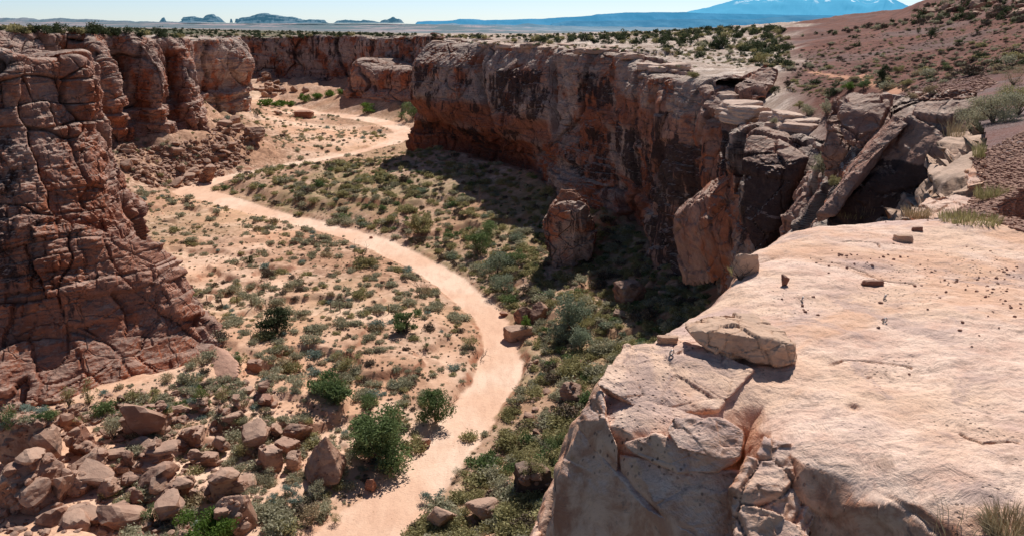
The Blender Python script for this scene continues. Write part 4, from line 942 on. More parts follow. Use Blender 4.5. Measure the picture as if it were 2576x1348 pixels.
BL = [
 ([(1760,222,97.5),(1815,214,101),(1862,222,98),(1862,300,91),(1766,300,93),(1772,440,91.5),(1862,440,88),(1766,520,91),(1850,520,87),(1775,640,90),(1850,640,86),(1810,218,112)], .03, 952, 'brown rib of rock filling the cleft at the end of the right mesa', zband((1800,300,96), (1800,360,95), -.5, .35), .7),
 ([(1800,266,95),(1882,266,92),(1885,400,88),(1800,520,92),(1880,520,86),(1800,730,92),(1870,730,84),(1840,262,104)], .03, 951, 'dark-stained wall in the cleft between the mesa end block and the tan pillar', .45, .6),
 ([(1795,224,100),(1850,214,103),(1882,240,97),(1872,305,90),(1800,310,94),(1830,340,90),(1862,222,110),(1850,420,88),(1810,420,92)], .03, 950, 'pale rounded shoulder of rock between the mesa end block and the dark notch block', .0, .7),
 ([(2262,302,32.5),(2292,272,33),(2330,256,33),(2455,252,32),(2505,262,30),(2500,300,29),(2072,535,32),(2238,545,31.2),(2400,545,30.8),(2060,720,31.5),(2240,720,30.6),(2420,720,30.4),(2420,262,40),(2300,300,38),(2120,520,36)], .022, 931, 'massive black-stained block with a pale gravel-covered top behind the ledge', zband((2300,362,32), (2300,405,31.5), -.3), .6),
 ([(2250,292,32.4),(2284,312,31.4),(2105,540,30.8),(2052,538,31.6),(2056,565,32),(2236,300,35),(2090,520,34.5),(2190,400,31),(2140,480,30.8),(2190,350,34)], .035, 935, 'thin slanting slab edge catching the sun left of the black-stained block', -.6, .2),
 ([(2118,262,44),(2135,240,47),(2215,232,47),(2250,245,44),(2250,310,42),(2170,374,41.5),(2122,357,42),(2110,310,43),(2232,350,42),(2200,260,52)], .035, 932, 'pinkish overhanging boulder block left of the black-stained block', -.5, .7),
 ([(2078,300,47),(2105,240,49),(2138,250,50),(2135,380,45),(2066,400,46),(2120,460,46),(2080,460,46)], .04, 933, 'pale grey pillar against the left side of the pinkish overhanging block', .15, .7),
 ([(1655,206,111),(1740,197,113),(1832,214,104),(1812,255,98),(1655,258,107),(1648,520,106),(1640,720,103),(1806,420,95),(1790,720,95),(1845,262,112),(1700,200,125)], .028, 944, 'big squared end block of the right mesa with a pale top and black stains', zband((1700,258,104), (1700,300,103), -.5, .62), .8),
 ([(1858,213,100),(1885,190,102),(1935,178,100),(1946,185,98),(1940,238,92),(1880,246,92),(1856,228,95),(1930,180,112),(1900,252,90)], .04, 945, 'dark brown block in the notch where the mesa meets the red slope', .3, .8),
 ([(1812,280,82),(1850,268,83),(1884,285,80),(1886,330,79),(1880,430,78),(1825,445,79),(1812,330,80.5),(1850,300,88),(1880,290,88),(1850,560,79)], .035, 946, 'tan pillar with a blue-black stained face beside the broken bench', zband((1850,320,80), (1850,350,79), -.5, 1.2), .5),
 ([(1870,347,66),(1905,328,67),(1990,355,64),(2034,385,62),(2030,400,60),(1972,420,60.5),(1960,520,60),(1865,520,62.5),(1862,400,64),(1900,660,60),(1990,600,61),(1950,330,76)], .03, 947, 'broad black-faced block with a pale ledge top in front of the gully', zband((1920,375,63), (1920,400,62), -.5, 1.2), .6),
 ([(1868,428,73),(1700,545,84),(1690,600,84),(1862,560,70),(1870,700,70),(1720,720,82),(1840,420,82),(1750,500,90)], .03, 948, 'leaning grey slab below the pillar, rising to the right', .25, .6),
 ([(2052,425,56),(1975,530,54),(1965,620,54),(2070,540,50),(2100,470,52),(2060,660,50),(2080,440,62)], .04, 949, 'reddish sloping rock face below the gully bushes', .2, .6),
]
for pts_, nz_, sd, lab, vn, bk in BL: hull_obj('rock_block', pts_, M_CLIFF, 4, nz_, sd, lab, 'rock', {'varn': vn, 'red': .45}, bk)
hull_obj('rock_block', [(2362,345,17.5),(2455,325,19),(2482,300,22),(2490,335,19),(2232,540,12.2),(2330,545,10.8),(2470,470,11.2),(2560,420,12.5),(2250,640,12.5),(2400,640,10.5)],
         M_LICH, 5, .034, 934, 'tilted brown-stained slab rising from behind the ledge towards the grey shrub', 'rock', None, .9)
hull_obj('rock_block', [(2290,540,10.2),(2330,500,10.6),(2400,492,10.9),(2470,500,10.6),(2500,540,9.8),(2420,560,9.4),(2300,560,9.6),(2380,600,9.4)],
         M_LEDGE, 5, .03, 936, 'low pale rock hump behind the ledge beside the dry grass', 'rock')
hull_obj('rock_block', [(2420,440,12.2),(2470,405,13),(2530,420,12.6),(2500,470,11.4),(2430,480,11.2),(2480,430,14)],
         M_LEDGE, 4, .035, 937, 'pale knob of rock poking through the red shale near the right edge', 'rock')
rim_r = np.random.RandomState(67)
for k in range(46):
    u_ = rim_r.uniform(1090, 1700); v_ = np.interp(u_, [1090, 1560, 1620, 1700], [108, 138, 172, 186])-rim_r.uniform(1, 16); p = hit(u_, v_)
    if p is None or p.z < 25: continue
    w_ = rim_r.uniform(1.6, 5.5); V, T = polytope(1300+k, 3, 10, .4, .05); V = V*[w_*.7, w_*.45, w_*.16]
    o = obj('flat_rock', mesh_np('flat_rock', V, T, M_PALE, False), None, (p.x, p.y, p.z+w_*.02)); o.rotation_euler = (rim_r.uniform(-.08, .08), rim_r.uniform(-.08, .08), rim_r.uniform(0, 6))
    tag(o, 'low pale rock slab on the brow of the right mesa', 'rock', 'slabs along the right rim')
bench = np.random.RandomState(61)
for k in range(22):
    u_, v_ = bench.uniform(1835, 2030), 0; v_ = 262+(u_-1835)*.28+bench.uniform(-14, 34)
    p = hit(u_, v_)
    if p is None or not 40 < p.y < 130: continue
    w_ = bench.uniform(1.6, 4.5); V, T = polytope(970+k, 4, 10, .5, .05); V = V*[w_*.6, w_*.5, w_*.22]
    o = obj('flat_rock', mesh_np('flat_rock', V, T, M_PALE, False), None, (p.x, p.y, p.z)); o.rotation_euler = (bench.uniform(-.1, .1), bench.uniform(-.1, .15), bench.uniform(0, 6))
    tag(o, 'flat pale slab on the broken bench between the mesa end and the gully', 'rock', 'slabs of the broken bench')
def zY(u, v, z): return (u, v, pz(u, v, z)[1])
def at(u, v, z, dY=0): q = pz(u, v, z); return (u, v, q[1]+dY)
def fy(u, v, off=0.0, back=False):
    dep = PITCH+math.atan((v-CY)/F); T = math.tan(dep); d = (4.0*T-2.25)/(1.7+T); k = float(sstep(1680, 1430, np.array([u]))[0])
    y = 4.0-d+.30*k-off
    return (u, v, y+(.55 if back else 0))
def shelf(front, backs, noise, seed, label, bk=.2, sub=5): hull_obj('rock_shelf', [fy(*q) for q in front]+[fy(*q, back=True) for q in backs], M_LEDGE, sub, noise, seed, label, 'rock', None, bk)
hull_obj('rock_shelf', [at(1500,965,35.80),at(1530,912,35.83),at(1572,866,35.82),at(1700,850,35.82),at(1810,885,35.80),at(1900,930,35.74),at(1560,1006,35.70),at(1630,1040,35.68),at(1725,1040,35.66),at(1805,1030,35.66),at(1885,955,35.64),at(1590,1050,35.48,.02),at(1672,1082,35.42,.06),at(1720,1062,35.5,.10),at(1800,1048,35.5,.12),at(1880,970,35.5,.12),at(1530,1010,35.55,.05)],
         M_LEDGE, 5, .020, 941, 'bumpy sunlit rock shelf with an undercut front below the big broken slab', 'rock', None, .5)
shelf([(1676,1082,.04),(1700,1050,.0),(1812,1046,.0),(1874,1084,.02),(1862,1148,.08),(1822,1158,.09),(1764,1142,.10),(1706,1126,.09)], [(1700,1060),(1840,1060),(1840,1150),(1720,1120)], .03, 942, 'rounded rock lump tucked under the sunlit shelf on the ledge front')
shelf([(1567,1112,.03),(1650,1088,.02),(1763,1138,.03),(1862,1152,.03),(1800,1186,.06),(1706,1190,.07),(1590,1140,.05)], [(1600,1110),(1820,1150),(1800,1190),(1640,1170)], .028, 943, 'low sloping rock shelf beneath the rounded lump on the ledge front')
shelf([(1450,1062,.0),(1480,1010,-.06),(1512,985,-.06),(1522,1050,.05),(1556,1125,.08),(1552,1202,.06),(1486,1124,.05)], [(1470,1070),(1520,1040),(1540,1180)], .03, 961, 'sunlit curving rib of rock at the left corner of the ledge front')
shelf([(1458,1080,-.03),(1418,1150,-.02),(1394,1216,.0),(1386,1348,.02),(1384,1450,.05),(1780,1450,.10),(1752,1344,.10),(1629,1280,.10),(1548,1216,.07),(1498,1155,.04)], [(1430,1180),(1400,1440),(1760,1440),(1560,1240)], .022, 962, 'large smooth lower left mass of the ledge front below a diagonal crack', .12)
shelf([(1556,1140,.03),(1600,1150,.02),(1720,1198,.02),(1860,1186,.01),(1900,1252,.03),(1880,1450,.10),(1795,1450,.12),(1768,1338,.10),(1645,1266,.08),(1562,1205,.05)], [(1600,1180),(1860,1220),(1860,1440),(1800,1440)], .026, 963, 'reddish middle mass of the ledge front above the diagonal crack', .15)
shelf([(1930,1092,.0),(2058,1156,.03),(2096,1216,.08),(2052,1312,.18),(2010,1450,.30),(1830,1450,.28),(1836,1342,.20),(1838,1262,.12),(1896,1214,.05)], [(1940,1130),(2060,1200),(2000,1440),(1850,1440)], .055, 964, 'rough knobbly patch of rock catching the sun on the ledge front', .5)
def ledge_rock(u, v, w, h, seed, label, mat=M_CHIP, up=.5, boxy=.4):
    p = hit(u, v+h*.4); s = depth(p)/F; V, T = polytope(seed, 4, 9, boxy, .05); V = V-(V.max(0)+V.min(0))/2; V /= (V.max(0)-V.min(0)); V = V*[w*s, max(h*up, w*.35)*s, h*s*1.05]
    o = obj('stone', mesh_np('stone', V, T, mat, False), None, (p.x, p.y+h*s*.2, p.z+h*s*.35)); return tag(o, label, 'stone')
ledge_rock(1680, 855, 54, 22, 911, 'thin flat pinkish stone left of the big broken slab', M_SLAB)
ledge_rock(1976, 707, 20, 32, 912, 'small upright pointed red stone alone on the ledge top', boxy=0)
ledge_rock(2197, 711, 54, 15, 913, 'long flat dark red stone in the middle of the ledge top')
ledge_rock(2308, 577, 28, 13, 914, 'small red stone on the far side of the ledge top')
ledge_rock(2272, 601, 50, 20, 915, 'low curved pale stone rib on the far side of the ledge top', M_SLAB)
ledge_rock(1880, 668, 62, 66, 916, 'leaning brown block wedged in the notch at the ledge edge', M_SLAB, boxy=.8)
rs = np.random.RandomState(5); PEB = [mesh_np('pebble', *polytope(930+k, 2, 8, 0, .05), M_CHIP, False) for k in range(5)]
npb = 0
for (u, v, su, sv, n) in [(2130,645,60,9,13),(2090,665,50,10,9),(2430,715,60,8,18),(2530,760,40,24,16),(2040,780,20,10,5),(2430,800,110,40,8),(2540,690,30,18,12),(2300,560,80,12,7),(2200,760,160,50,7),(2380,900,120,60,3)]:
    for _ in range(n):
        uu, vv = u+rs.normal()*su, v+rs.normal()*sv; p = hit(uu, vv)
        if p is None or p.y > 9.5 or uu > 2600: continue
        s = rs.uniform(.005, .013)*(1.6 if rs.rand() < .1 else 1); o = obj('pebble', PEB[npb % 5], None, (p.x, p.y, p.z+s*.4)); o.scale = (s*1.3, s, s*.7); o.rotation_euler = (0, 0, rs.uniform(0, 6))
        tag(o, 'dark red pebble scattered on the pale ledge top', 'pebble', 'pebbles on the ledge'); npb += 1
# glue-in anchor rings
def m_steel():
    b = NB('worn_steel'); n = b.noise(b.pos, 90, 4, .6); return b.bsdf(b.mix(n, (.30, .29, .28, 1), (.48, .47, .46, 1)), .38, None, 1.0, .5)
M_STEEL = m_steel()
def tube(path, r, sides=6, closed=False, taper=None):
    path = np.asarray(path, float); n = len(path); tg = np.gradient(path, axis=0)
    if closed: tg = np.roll(path, -1, 0)-np.roll(path, 1, 0)
    tg /= np.linalg.norm(tg, axis=1, keepdims=True)+1e-9; ref = np.where(np.abs(tg[:, 2:3]) < .9, [[0, 0, 1.]], [[1., 0, 0]])
    a = np.cross(tg, ref); a /= np.linalg.norm(a, axis=1, keepdims=True)+1e-9; b = np.cross(tg, a)
    rr_ = np.full(n, r) if taper is None else np.asarray(taper, float)
    th = np.linspace(0, 2*math.pi, sides, endpoint=False)
    V = path[:, None]+rr_[:, None, None]*(np.cos(th)[None, :, None]*a[:, None]+np.sin(th)[None, :, None]*b[:, None])
    i = np.arange(n*sides).reshape(n, sides); j = np.roll(i, -1, 1)
    Q = np.stack([i[:-1].ravel(), j[:-1].ravel(), j[1:].ravel(), i[1:].ravel()], 1)
    if closed: Q = np.r_[Q, np.stack([i[-1], j[-1], j[0], i[0]], 1)]
    return V.reshape(-1, 3), Q
def merge(parts):
    Vs, Qs, o = [], [], 0
    for V, Q in parts: Vs.append(V); Qs.append(Q+o); o += len(V)
    return np.concatenate(Vs), np.concatenate(Qs)
for (u, v, rz, lab) in [(1688,893,.5,'steel anchor ring left of the big broken slab, at the ledge lip'),(2016,757,1.2,'steel anchor ring nearest the small upright stone'),(2224,752,.7,'steel anchor ring just below the long flat red stone'),(2224,811,.2,'steel anchor ring nearest the camera on the middle of the ledge top')]:
    p = hit(u, v); r = bpy.data.objects.new('anchor_ring', None); COL.objects.link(r); r.location = p; r.rotation_euler = (.25, 0, rz); tag(r, lab, 'anchor', 'anchors set in the ledge')
    t = np.linspace(0, 2*math.pi, 26, endpoint=False); path = np.stack([.017*np.cos(t), 0*t, .022+.020*np.sin(t)], 1)
    V, Q = tube(path, .0052, 8, True); obj('ring', mesh_np('ring', V, Q, M_STEEL), r)
    V, Q = tube([(0, 0, -.02), (0, 0, 0), (0, 0, .006)], .010, 10); obj('stem', mesh_np('stem', V, Q, M_STEEL), r)

# ------------------------------------------------------------------ plants
def m_leaf(name, c1, c2, rough=.75, trans=.3):
    b = NB(name); t = b.attr('tone'); o = b.objrand()
    col = b.mix(b.math('ADD', b.math('MULTIPLY', t, .75), b.math('MULTIPLY', o, .25)), c1, c2)
    return b.bsdf(col, rough, None, 0, .15, trans=trans)
LM = {'sage': m_leaf('sagebrush_leaves', (.265,.25,.16,1), (.55,.52,.365,1)), 'rabbit': m_leaf('rabbitbrush_leaves', (.21,.19,.08,1), (.50,.45,.23,1)),
      'juniper': m_leaf('juniper_needles', (.028,.04,.018,1), (.10,.125,.06,1)), 'green': m_leaf('tamarisk_leaves', (.075,.12,.04,1), (.24,.31,.13,1), .7, .3),
      'bright': m_leaf('cottonwood_leaves', (.07,.13,.02,1), (.19,.29,.06,1), .6, .35), 'silver': m_leaf('olive_leaves', (.15,.185,.12,1), (.36,.41,.29,1)),
      'dry': m_leaf('dry_grass', (.30,.23,.13,1), (.58,.47,.31,1), .85, .2), 'brown': m_leaf('dry_brush', (.10,.07,.05,1), (.24,.19,.14,1), .9, .05), 'blue': m_leaf('blue_sage_leaves', (.17,.22,.18,1), (.34,.42,.36,1))}
def m_bark():
    b = NB('bark'); n = b.noise(b.map(b.pos, (8, 8, 1.5)), 1, 5, .7); return b.bsdf(b.mix(n, (.09, .06, .045, 1), (.24, .18, .14, 1)), .95)
M_BARK = m_bark()
def leaves(blobs, n, size, seed, asp=.5, shell=.45, up=0.0, drop=.25):
    """leaf-sized quads spread through ellipsoid clumps; returns V, Q, tone"""
    r = np.random.RandomState(seed); B = np.array(blobs, float); w_ = (B[:, 3]*B[:, 4]+B[:, 3]*B[:, 5]); k = r.choice(len(B), n, p=w_/w_.sum())
    d = r.normal(size=(n, 3)); d /= np.linalg.norm(d, axis=1, keepdims=True); rad_ = r.uniform(shell, 1.06, n)
    rad_ *= 1+.22*vnoise(d*2.6+seed+k[:, None]*3.1, seed)
    c = B[k, :3]+d*rad_[:, None]*B[k, 3:6]; tone = np.clip(.25+.5*r.rand(n)+.28*(rad_-.7)+(_h(k, k*0, k*0, seed)-.5)*.35, 0, 1)
    c = c[:]; a = r.normal(size=(n, 3))+d*.5; a[:, 2] += up; a /= np.linalg.norm(a, axis=1, keepdims=True)
    b_ = np.cross(a, r.normal(size=(n, 3))); b_ /= np.linalg.norm(b_, axis=1, keepdims=True)
    s = size*r.uniform(.6, 1.35, n)[:, None]; V = np.stack([c-a*s, c+b_*s*asp, c+a*s, c-b_*s*asp], 1)
    ok = c[:, 2] > .01; V = V[ok]; tone = tone[ok]
    return V.reshape(-1, 3), np.arange(len(V)*4).reshape(-1, 4), tone
def blades(n, R, h, seed, wd=.006, lean=.6, clump=1.0):
    r = np.random.RandomState(seed); a = r.uniform(0, 6.283, n); q = R*np.sqrt(r.rand(n))*clump; bx, by = q*np.cos(a), q*np.sin(a)
    L = h*r.uniform(.45, 1.1, n); la = r.normal(0, .5, n)+a; l = lean*r.uniform(.1, 1, n)
    tx, ty, tz = bx+np.cos(la)*L*l, by+np.sin(la)*L*l, L*np.sqrt(np.maximum(1-(.8*l)**2, .1)); wa = r.uniform(0, 6.283, n); wx, wy = np.cos(wa)*wd, np.sin(wa)*wd
    mx, my, mz_ = bx*.6+tx*.4, by*.6+ty*.4, tz*.62
    V = np.stack([np.stack([bx-wx, by-wy, 0*bx], 1), np.stack([bx+wx, by+wy, 0*bx], 1), np.stack([mx+wx*.8, my+wy*.8, mz_], 1), np.stack([mx-wx*.8, my-wy*.8, mz_], 1), np.stack([tx, ty, tz], 1), np.stack([tx+wx*.2, ty+wy*.2, tz], 1)], 1)
    i = np.arange(n)*6; Q = np.concatenate([np.stack([i, i+1, i+2, i+3], 1), np.stack([i+3, i+2, i+5, i+4], 1)]); t = r.rand(n)
    return V.reshape(-1, 3), Q, np.r_[t, t]
def twigs(n, R, h, seed, r0=.012, spread=.9, fork=2):
    r = np.random.RandomState(seed); parts = []
    def grow(p, d, L, rd, lev):
        q = p+d*L*.5+r.normal(size=3)*L*.06; e = p+d*L+r.normal(size=3)*L*.12; parts.append(tube([p, q, e], rd, 4, taper=[rd, rd*.8, rd*.55]))
        if lev:
            for _ in range(fork):
                dd = d+r.normal(size=3)*.55; dd[2] += .1; grow(e, dd/np.linalg.norm(dd), L*r.uniform(.5, .75), rd*.55, lev-1)
            dd = d+r.normal(size=3)*.6; grow(q, dd/np.linalg.norm(dd), L*.45, rd*.45, 0)
    for k in range(n):
        a = r.uniform(0, 6.283); s = spread*math.sqrt(r.rand()); d = np.array([math.cos(a)*s, math.sin(a)*s, 1]); d /= np.linalg.norm(d)
        grow(np.array([math.cos(a), math.sin(a), 0])*R*.12, d, h*r.uniform(.4, .6), r0, 2)
    return merge(parts)
def dome_blobs(seed, n, flat=.75):
    r = np.random.RandomState(seed); L = [(0, 0, .20, .42, .42, .34*flat)]
    for k in range(n):
        a = r.uniform(0, 6.283); q = r.uniform(.12, .30); s = r.uniform(.18, .26); L.append((q*math.cos(a), q*math.sin(a),   .08+r.uniform(.02, .30)*flat*(1-q), s, s, s*.85))
    return L
def bush_mesh(name, kind, seed, n, size, nb=9, flat=.75, up=.4):
    V, Q, t = leaves(dome_blobs(seed, nb, flat), n, size, seed, .42, .35, up); return mesh_np(name, V, Q, LM[kind], False, {'tone': ('FACE', t)}), (V, Q, t)
BUSH = {}
for kind, lod in (('sage', 3), ('rabbit', 3), ('blue', 2), ('brown', 2), ('juniper', 3), ('dry', 2), ('green', 2), ('silver', 2)):
    nm = {'sage': 'sagebrush', 'rabbit': 'rabbitbrush', 'blue': 'sagebrush', 'brown': 'dry_shrub', 'juniper': 'juniper_bush', 'dry': 'grass_clump', 'green': 'green_shrub', 'silver': 'olive_shrub'}[kind]
    for l in range(lod):
        n, sz = ((620, .052), (280, .078), (110, .115))[l]
        BUSH[kind, l] = [bush_mesh(nm, kind, 2000+sum(map(ord, kind))*3+l*17+v, n, sz, 7+v % 4, .7 if kind != 'juniper' else 1.25, .8 if kind in ('dry', 'green') else .35) for v in range(5)]
NAMES = {'sage': 'sagebrush', 'rabbit': 'rabbitbrush', 'blue': 'blue_sage', 'brown': 'dry_shrub', 'juniper': 'juniper_bush', 'dry': 'grass_clump', 'green': 'green_shrub', 'silver': 'olive_shrub'}
STUFF = {}
def put(kind, p, d, hs, rot, label=None, cat=None, group=None, v=None, name=None):
    pxw = d*F/2576*1024/max(depth(p), 1)
    lod = 0 if pxw > 16 else 1 if pxw > 7 else 2
    lod = min(lod, max(k[1] for k in BUSH if k[0] == kind)); vi = int(rot*97) % 5 if v is None else v
    if label is None: STUFF.setdefault(kind, []).append((lod, vi, p, d, hs, rot)); return
    o = obj(name or NAMES[kind], BUSH[kind, lod][vi][0], None, p); o.scale = (d, d, d*hs); o.rotation_euler = (0, 0, rot); return tag(o, label, cat, group)
def flush_stuff(name, label):
    for kind, L in STUFF.items():
        Vs, Qs, ts, o = [], [], [], 0
        for lod, vi, p, d, hs, rot in L:
            V, Q, t = BUSH[kind, lod][vi][1]; c, s = math.cos(rot)*d, math.sin(rot)*d
            Vs.append(np.stack([V[:, 0]*c-V[:, 1]*s+p[0], V[:, 0]*s+V[:, 1]*c+p[1], V[:, 2]*d*hs+p[2]], 1)); Qs.append(Q+o); o += len(V); ts.append(np.clip(t+(_h(np.array([len(Vs)]), np.array([3]), np.array([1]), 9)[0]-.5)*.3, 0, 1))
        ob = obj(name % NAMES[kind], mesh_np(name % NAMES[kind], np.concatenate(Vs), np.concatenate(Qs), LM[kind], False, {'tone': ('FACE', np.concatenate(ts))}))
        tag(ob, label % {'sage': 'grey-green sagebrush', 'rabbit': 'olive-green rabbitbrush', 'blue': 'blue-grey sage', 'brown': 'brown dry brush', 'juniper': 'dark juniper', 'dry': 'tan dry grass', 'green': 'green shrub', 'silver': 'silvery shrub'}[kind], 'scrub', None, 'stuff')
    STUFF.clear()
GND = bpy.data.objects['canyon_floor']
# -------- hero trees and shrubs
def tree(name, u, v, wpx, hpx, kind, seed, label, cat='shrub', nb=12, n=3200, form='round', size=.035, trunk=True, foot=None):
    p = hit(u, v)
    if p is None or (p.y < 22 and u < 2200 and v > 600): return
    s = depth(p)/F; dep = math.atan2(CAMZ-p.z, p.y); W = wpx*s*(1.45 if form in ('cone', 'fan') else 1.12); H = hpx*s/math.cos(dep)*.93; r = np.random.RandomState(seed)
    root = bpy.data.objects.new(name, None); COL.objects.link(root); root.location = p; tag(root, label, cat)
    B = []
    for k in range(nb):
        a = r.uniform(0, 6.283); z = r.uniform(.16, .80)
        if form == 'round': R_ = .42*math.sqrt(max(1-((z-.40)/.56)**2, .05)); q = r.uniform(.3, 1)*R_; sr = r.uniform(.13, .24)
        elif form == 'cone': R_ = .40*(1-z)**.7+.05; q = r.uniform(.4, 1)*R_; sr = .10+.16*(1-z)*r.uniform(.7, 1.3)
        elif form == 'fan': R_ = .16+.34*z; q = r.uniform(.2, 1)*R_; sr = r.uniform(.11, .2)
        else: R_ = .42; q = r.uniform(.1, 1)*R_; z *= .7; sr = r.uniform(.12, .2)
        B.append((q*math.cos(a)*W, q*math.sin(a)*W, z*H, sr*W, sr*W, sr*max(H, W*.6)*.85))
    if form == 'round': B.append((0, 0, .45*H, .32*W, .32*W, .32*H))
    V, Q, t = leaves(B, n, size*max(W, H)*.78, seed, .45, .3, .6 if form == 'fan' else .2)
    obj('crown', mesh_np('crown', V, Q, LM[kind], False, {'tone': ('FACE', t)}), root)
    parts = []
    for b_ in B[:9]:
        e = np.array(b_[:3]); m = e*[.45, .45, .5]+r.normal(size=3)*W*.03; r0 = .018*W
        parts.append(tube([(0, 0, -.05*H), m*.5+r.normal(size=3)*W*.01, m, e], r0, 5, taper=[r0, r0*.8, r0*.6, r0*.2]))
    V, Q = merge(parts); obj('trunk', mesh_np('trunk', V, Q, M_BARK), root)
    return root
def dead(u, v, wpx, hpx, seed, label, n=7, r0=.02):
    p = hit(u, v); s = depth(p)/F; W, H = wpx*s, hpx*s*1.05; V, Q = twigs(n, W*.5, H, seed, r0*H, W/H*.55); o = obj('dead_brush', mesh_np('dead_brush', V, Q, M_BARK), None, p); return tag(o, label, 'dead brush')
tree('tamarisk', 955, 1158, 165, 125, 'green', 3001, 'largest round green tamarisk bush standing on the left edge of the wash', n=9000, nb=22, size=.030)
tree('tamarisk', 1096, 1060, 90, 92, 'green', 3002, 'green tamarisk bush just above the largest one on the wash edge', n=4200, nb=14)
tree('tamarisk', 930, 1040, 52, 68, 'green', 3003, 'slender dark green shrub behind the largest tamarisk', n=1800, nb=10, form='cone')
tree('juniper_tree', 697, 838, 78, 76, 'juniper', 3004, 'dark solid juniper tree on the sandy flat beside the fence line', 'tree', n=4200, nb=22, form='cone', size=.03)
tree('tamarisk', 1022, 838, 68, 66, 'green', 3005, 'bushy green shrub on the flat just below the fence line, nearest the wash', n=2600, nb=12, form='fan')
tree('tamarisk', 838, 1000, 130, 60, 'green', 3006, 'wide dark green thicket in the middle of the flat', n=3600, nb=16, form='low')
tree('tamarisk', 870, 925, 62, 48, 'rabbit', 3007, 'olive bush with bare grey branches above the wide green thicket', n=1100, nb=9, form='fan')
tree('juniper_tree', 627, 664, 24, 26, 'juniper', 3008, 'small dark juniper alone on the far part of the flat', 'tree', n=700, nb=10, form='cone', size=.05)
tree('tamarisk', 1060, 590, 58, 60, 'rabbit', 3009, 'tall pale green bush at the shadow edge beyond the wash', n=1800, nb=12, form='fan')
for i, (u, v, w_, h_, lab) in enumerate([(1205,640,70,62,'upper left clump of the grey-green trees along the shaded right bank'),(1250,690,80,75,'middle clump of the grey-green trees along the shaded right bank'),(1290,670,60,50,'upper right clump of the grey-green trees, touching the cliff shadow'),(1268,735,64,60,'lowest clump of the grey-green trees beside the wash'),(1225,600,60,50,'topmost clump of the grey-green trees, reaching into the cliff shadow')]):
    tree('olive_tree', u, v, w_, h_, 'silver' if i % 2 else 'green', 3010+i, lab, 'tree', n=2400, nb=14)
for i, (u, v, w_, h_, lab) in enumerate([(1440,830,95,95,'big silvery tree on the right bank at the edge of the deep shadow'),(1462,880,70,70,'silvery bush under the big silvery tree, against the shadow edge'),(1405,865,60,60,'grey-green bush left of the silvery trees above the wash bend')]):
    tree('olive_tree', u, v, w_, h_, 'silver', 3020+i, lab, 'tree', n=3000, nb=16)
tree('green_shrub', 1322, 822, 30, 40, 'bright', 3025, 'small round bright green bush among boulders at the wash bend', n=900, nb=8, size=.05)
tree('green_shrub', 525, 1360, 150, 95, 'bright', 3026, 'leafy bright green bush growing against the huge pale dome at the bottom edge', n=6500, nb=20, form='low', size=.03)
tree('green_shrub', 265, 1040, 70, 45, 'green', 3027, 'bushy shrub with a bright green top at the foot of the left cliff', n=1700, nb=10)
tree('green_shrub', 506, 1005, 36, 45, 'bright', 3028, 'upright green bush right of the left cliff foot', n=1000, nb=9)
tree('green_shrub', 565, 1005, 55, 42, 'rabbit', 3029, 'grey brushy bush right of the upright green bush', n=900, nb=9)
tree('green_shrub', 605, 920, 34, 42, 'bright', 3030, 'small green tree beside the smooth red rock apron', n=1000, nb=9)
tree('green_shrub', 175, 1022, 46, 70, 'rabbit', 3031, 'thin dark shrub in the shade at the left cliff foot', n=600, nb=9, form='fan')
tree('green_shrub', 225, 1015, 50, 72, 'rabbit', 3032, 'thin branching shrub climbing the rock at the left cliff foot', n=600, nb=9, form='fan')
tree('green_shrub', 25, 1070, 70, 50, 'green', 3033, 'green shrub at the cliff foot on the left edge', n=1200, nb=10)
tree('sagebrush', 285, 1105, 60, 72, 'sage', 3034, 'tall grey-green bush left of the long tilted slab', n=1500, nb=12)
tree('rabbitbrush', 617, 1150, 58, 50, 'rabbit', 3035, 'yellow-green feathery bush in the boulder field near the large pale boulders', n=1200, nb=10)
tree('sagebrush', 672, 1222, 58, 48, 'sage', 3036, 'dark grey bush left of the tall pyramid boulder', n=1300, nb=10)
tree('sagebrush', 795, 1255, 58, 46, 'sage', 3037, 'grey bush growing at the front of the tall pyramid boulder', n=1300, nb=10)
for i, (x, y, w_, lab) in enumerate([(2005,1095,115,'pale blue-grey sage left one of three below the tall pyramid boulder'),(2150,1040,150,'pale blue-grey sage largest of three below the tall pyramid boulder'),(2165,1110,125,'pale blue-grey sage lowest of three below the tall pyramid boulder')]):
    tree('sagebrush', *A7(x, y), w_*.3438, w_*.27, 'blue', 3040+i, lab, n=1300, nb=10, form='low')
tree('rabbitbrush', *A7(2285, 1235), 62, 50, 'dry', 3043, 'yellowish dry bush on the sand right of the blue-grey sages', n=1500, nb=10)
tree('rabbitbrush', *A7(2450, 1245), 34, 28, 'rabbit', 3044, 'small olive bush right of the yellowish dry bush near the wash', n=800, nb=8)
tree('green_shrub', *A7(1120, 1230), 55, 40, 'green', 3045, 'dark green shrub between boulders left of the leafy bottom bush', n=1200, nb=10)
tree('cottonwood', 925, 285, 40, 30, 'bright', 3050, 'bright green tree at the foot of the low buttress beside the far wash', 'tree', n=1100, nb=10, size=.05)
for i, (u, v, w_, h_, lab) in enumerate([(672,266,50,22,'bright green thicket left end below the rock pile'),(705,268,60,24,'bright green thicket middle section below the rock pile'),(735,266,34,20,'bright green thicket right end below the rock pile'),(768,255,36,20,'darker green tree between the thicket and the line of trees'),(800,248,34,18,'first green tree in the line along the far wall'),(830,243,36,17,'second green tree in the line along the far wall'),(860,238,34,17,'last green tree in the line, touching the buttress')]):
    tree('cottonwood', u, v, w_, h_, 'bright', 3060+i, lab, 'tree', n=900, nb=10, form='low' if i < 3 else 'round', size=.055)
tree('cottonwood', 1040, 298, 60, 50, 'green', 3070, 'dark green tree in the shade at the canyon corner', 'tree', n=1400, nb=12)
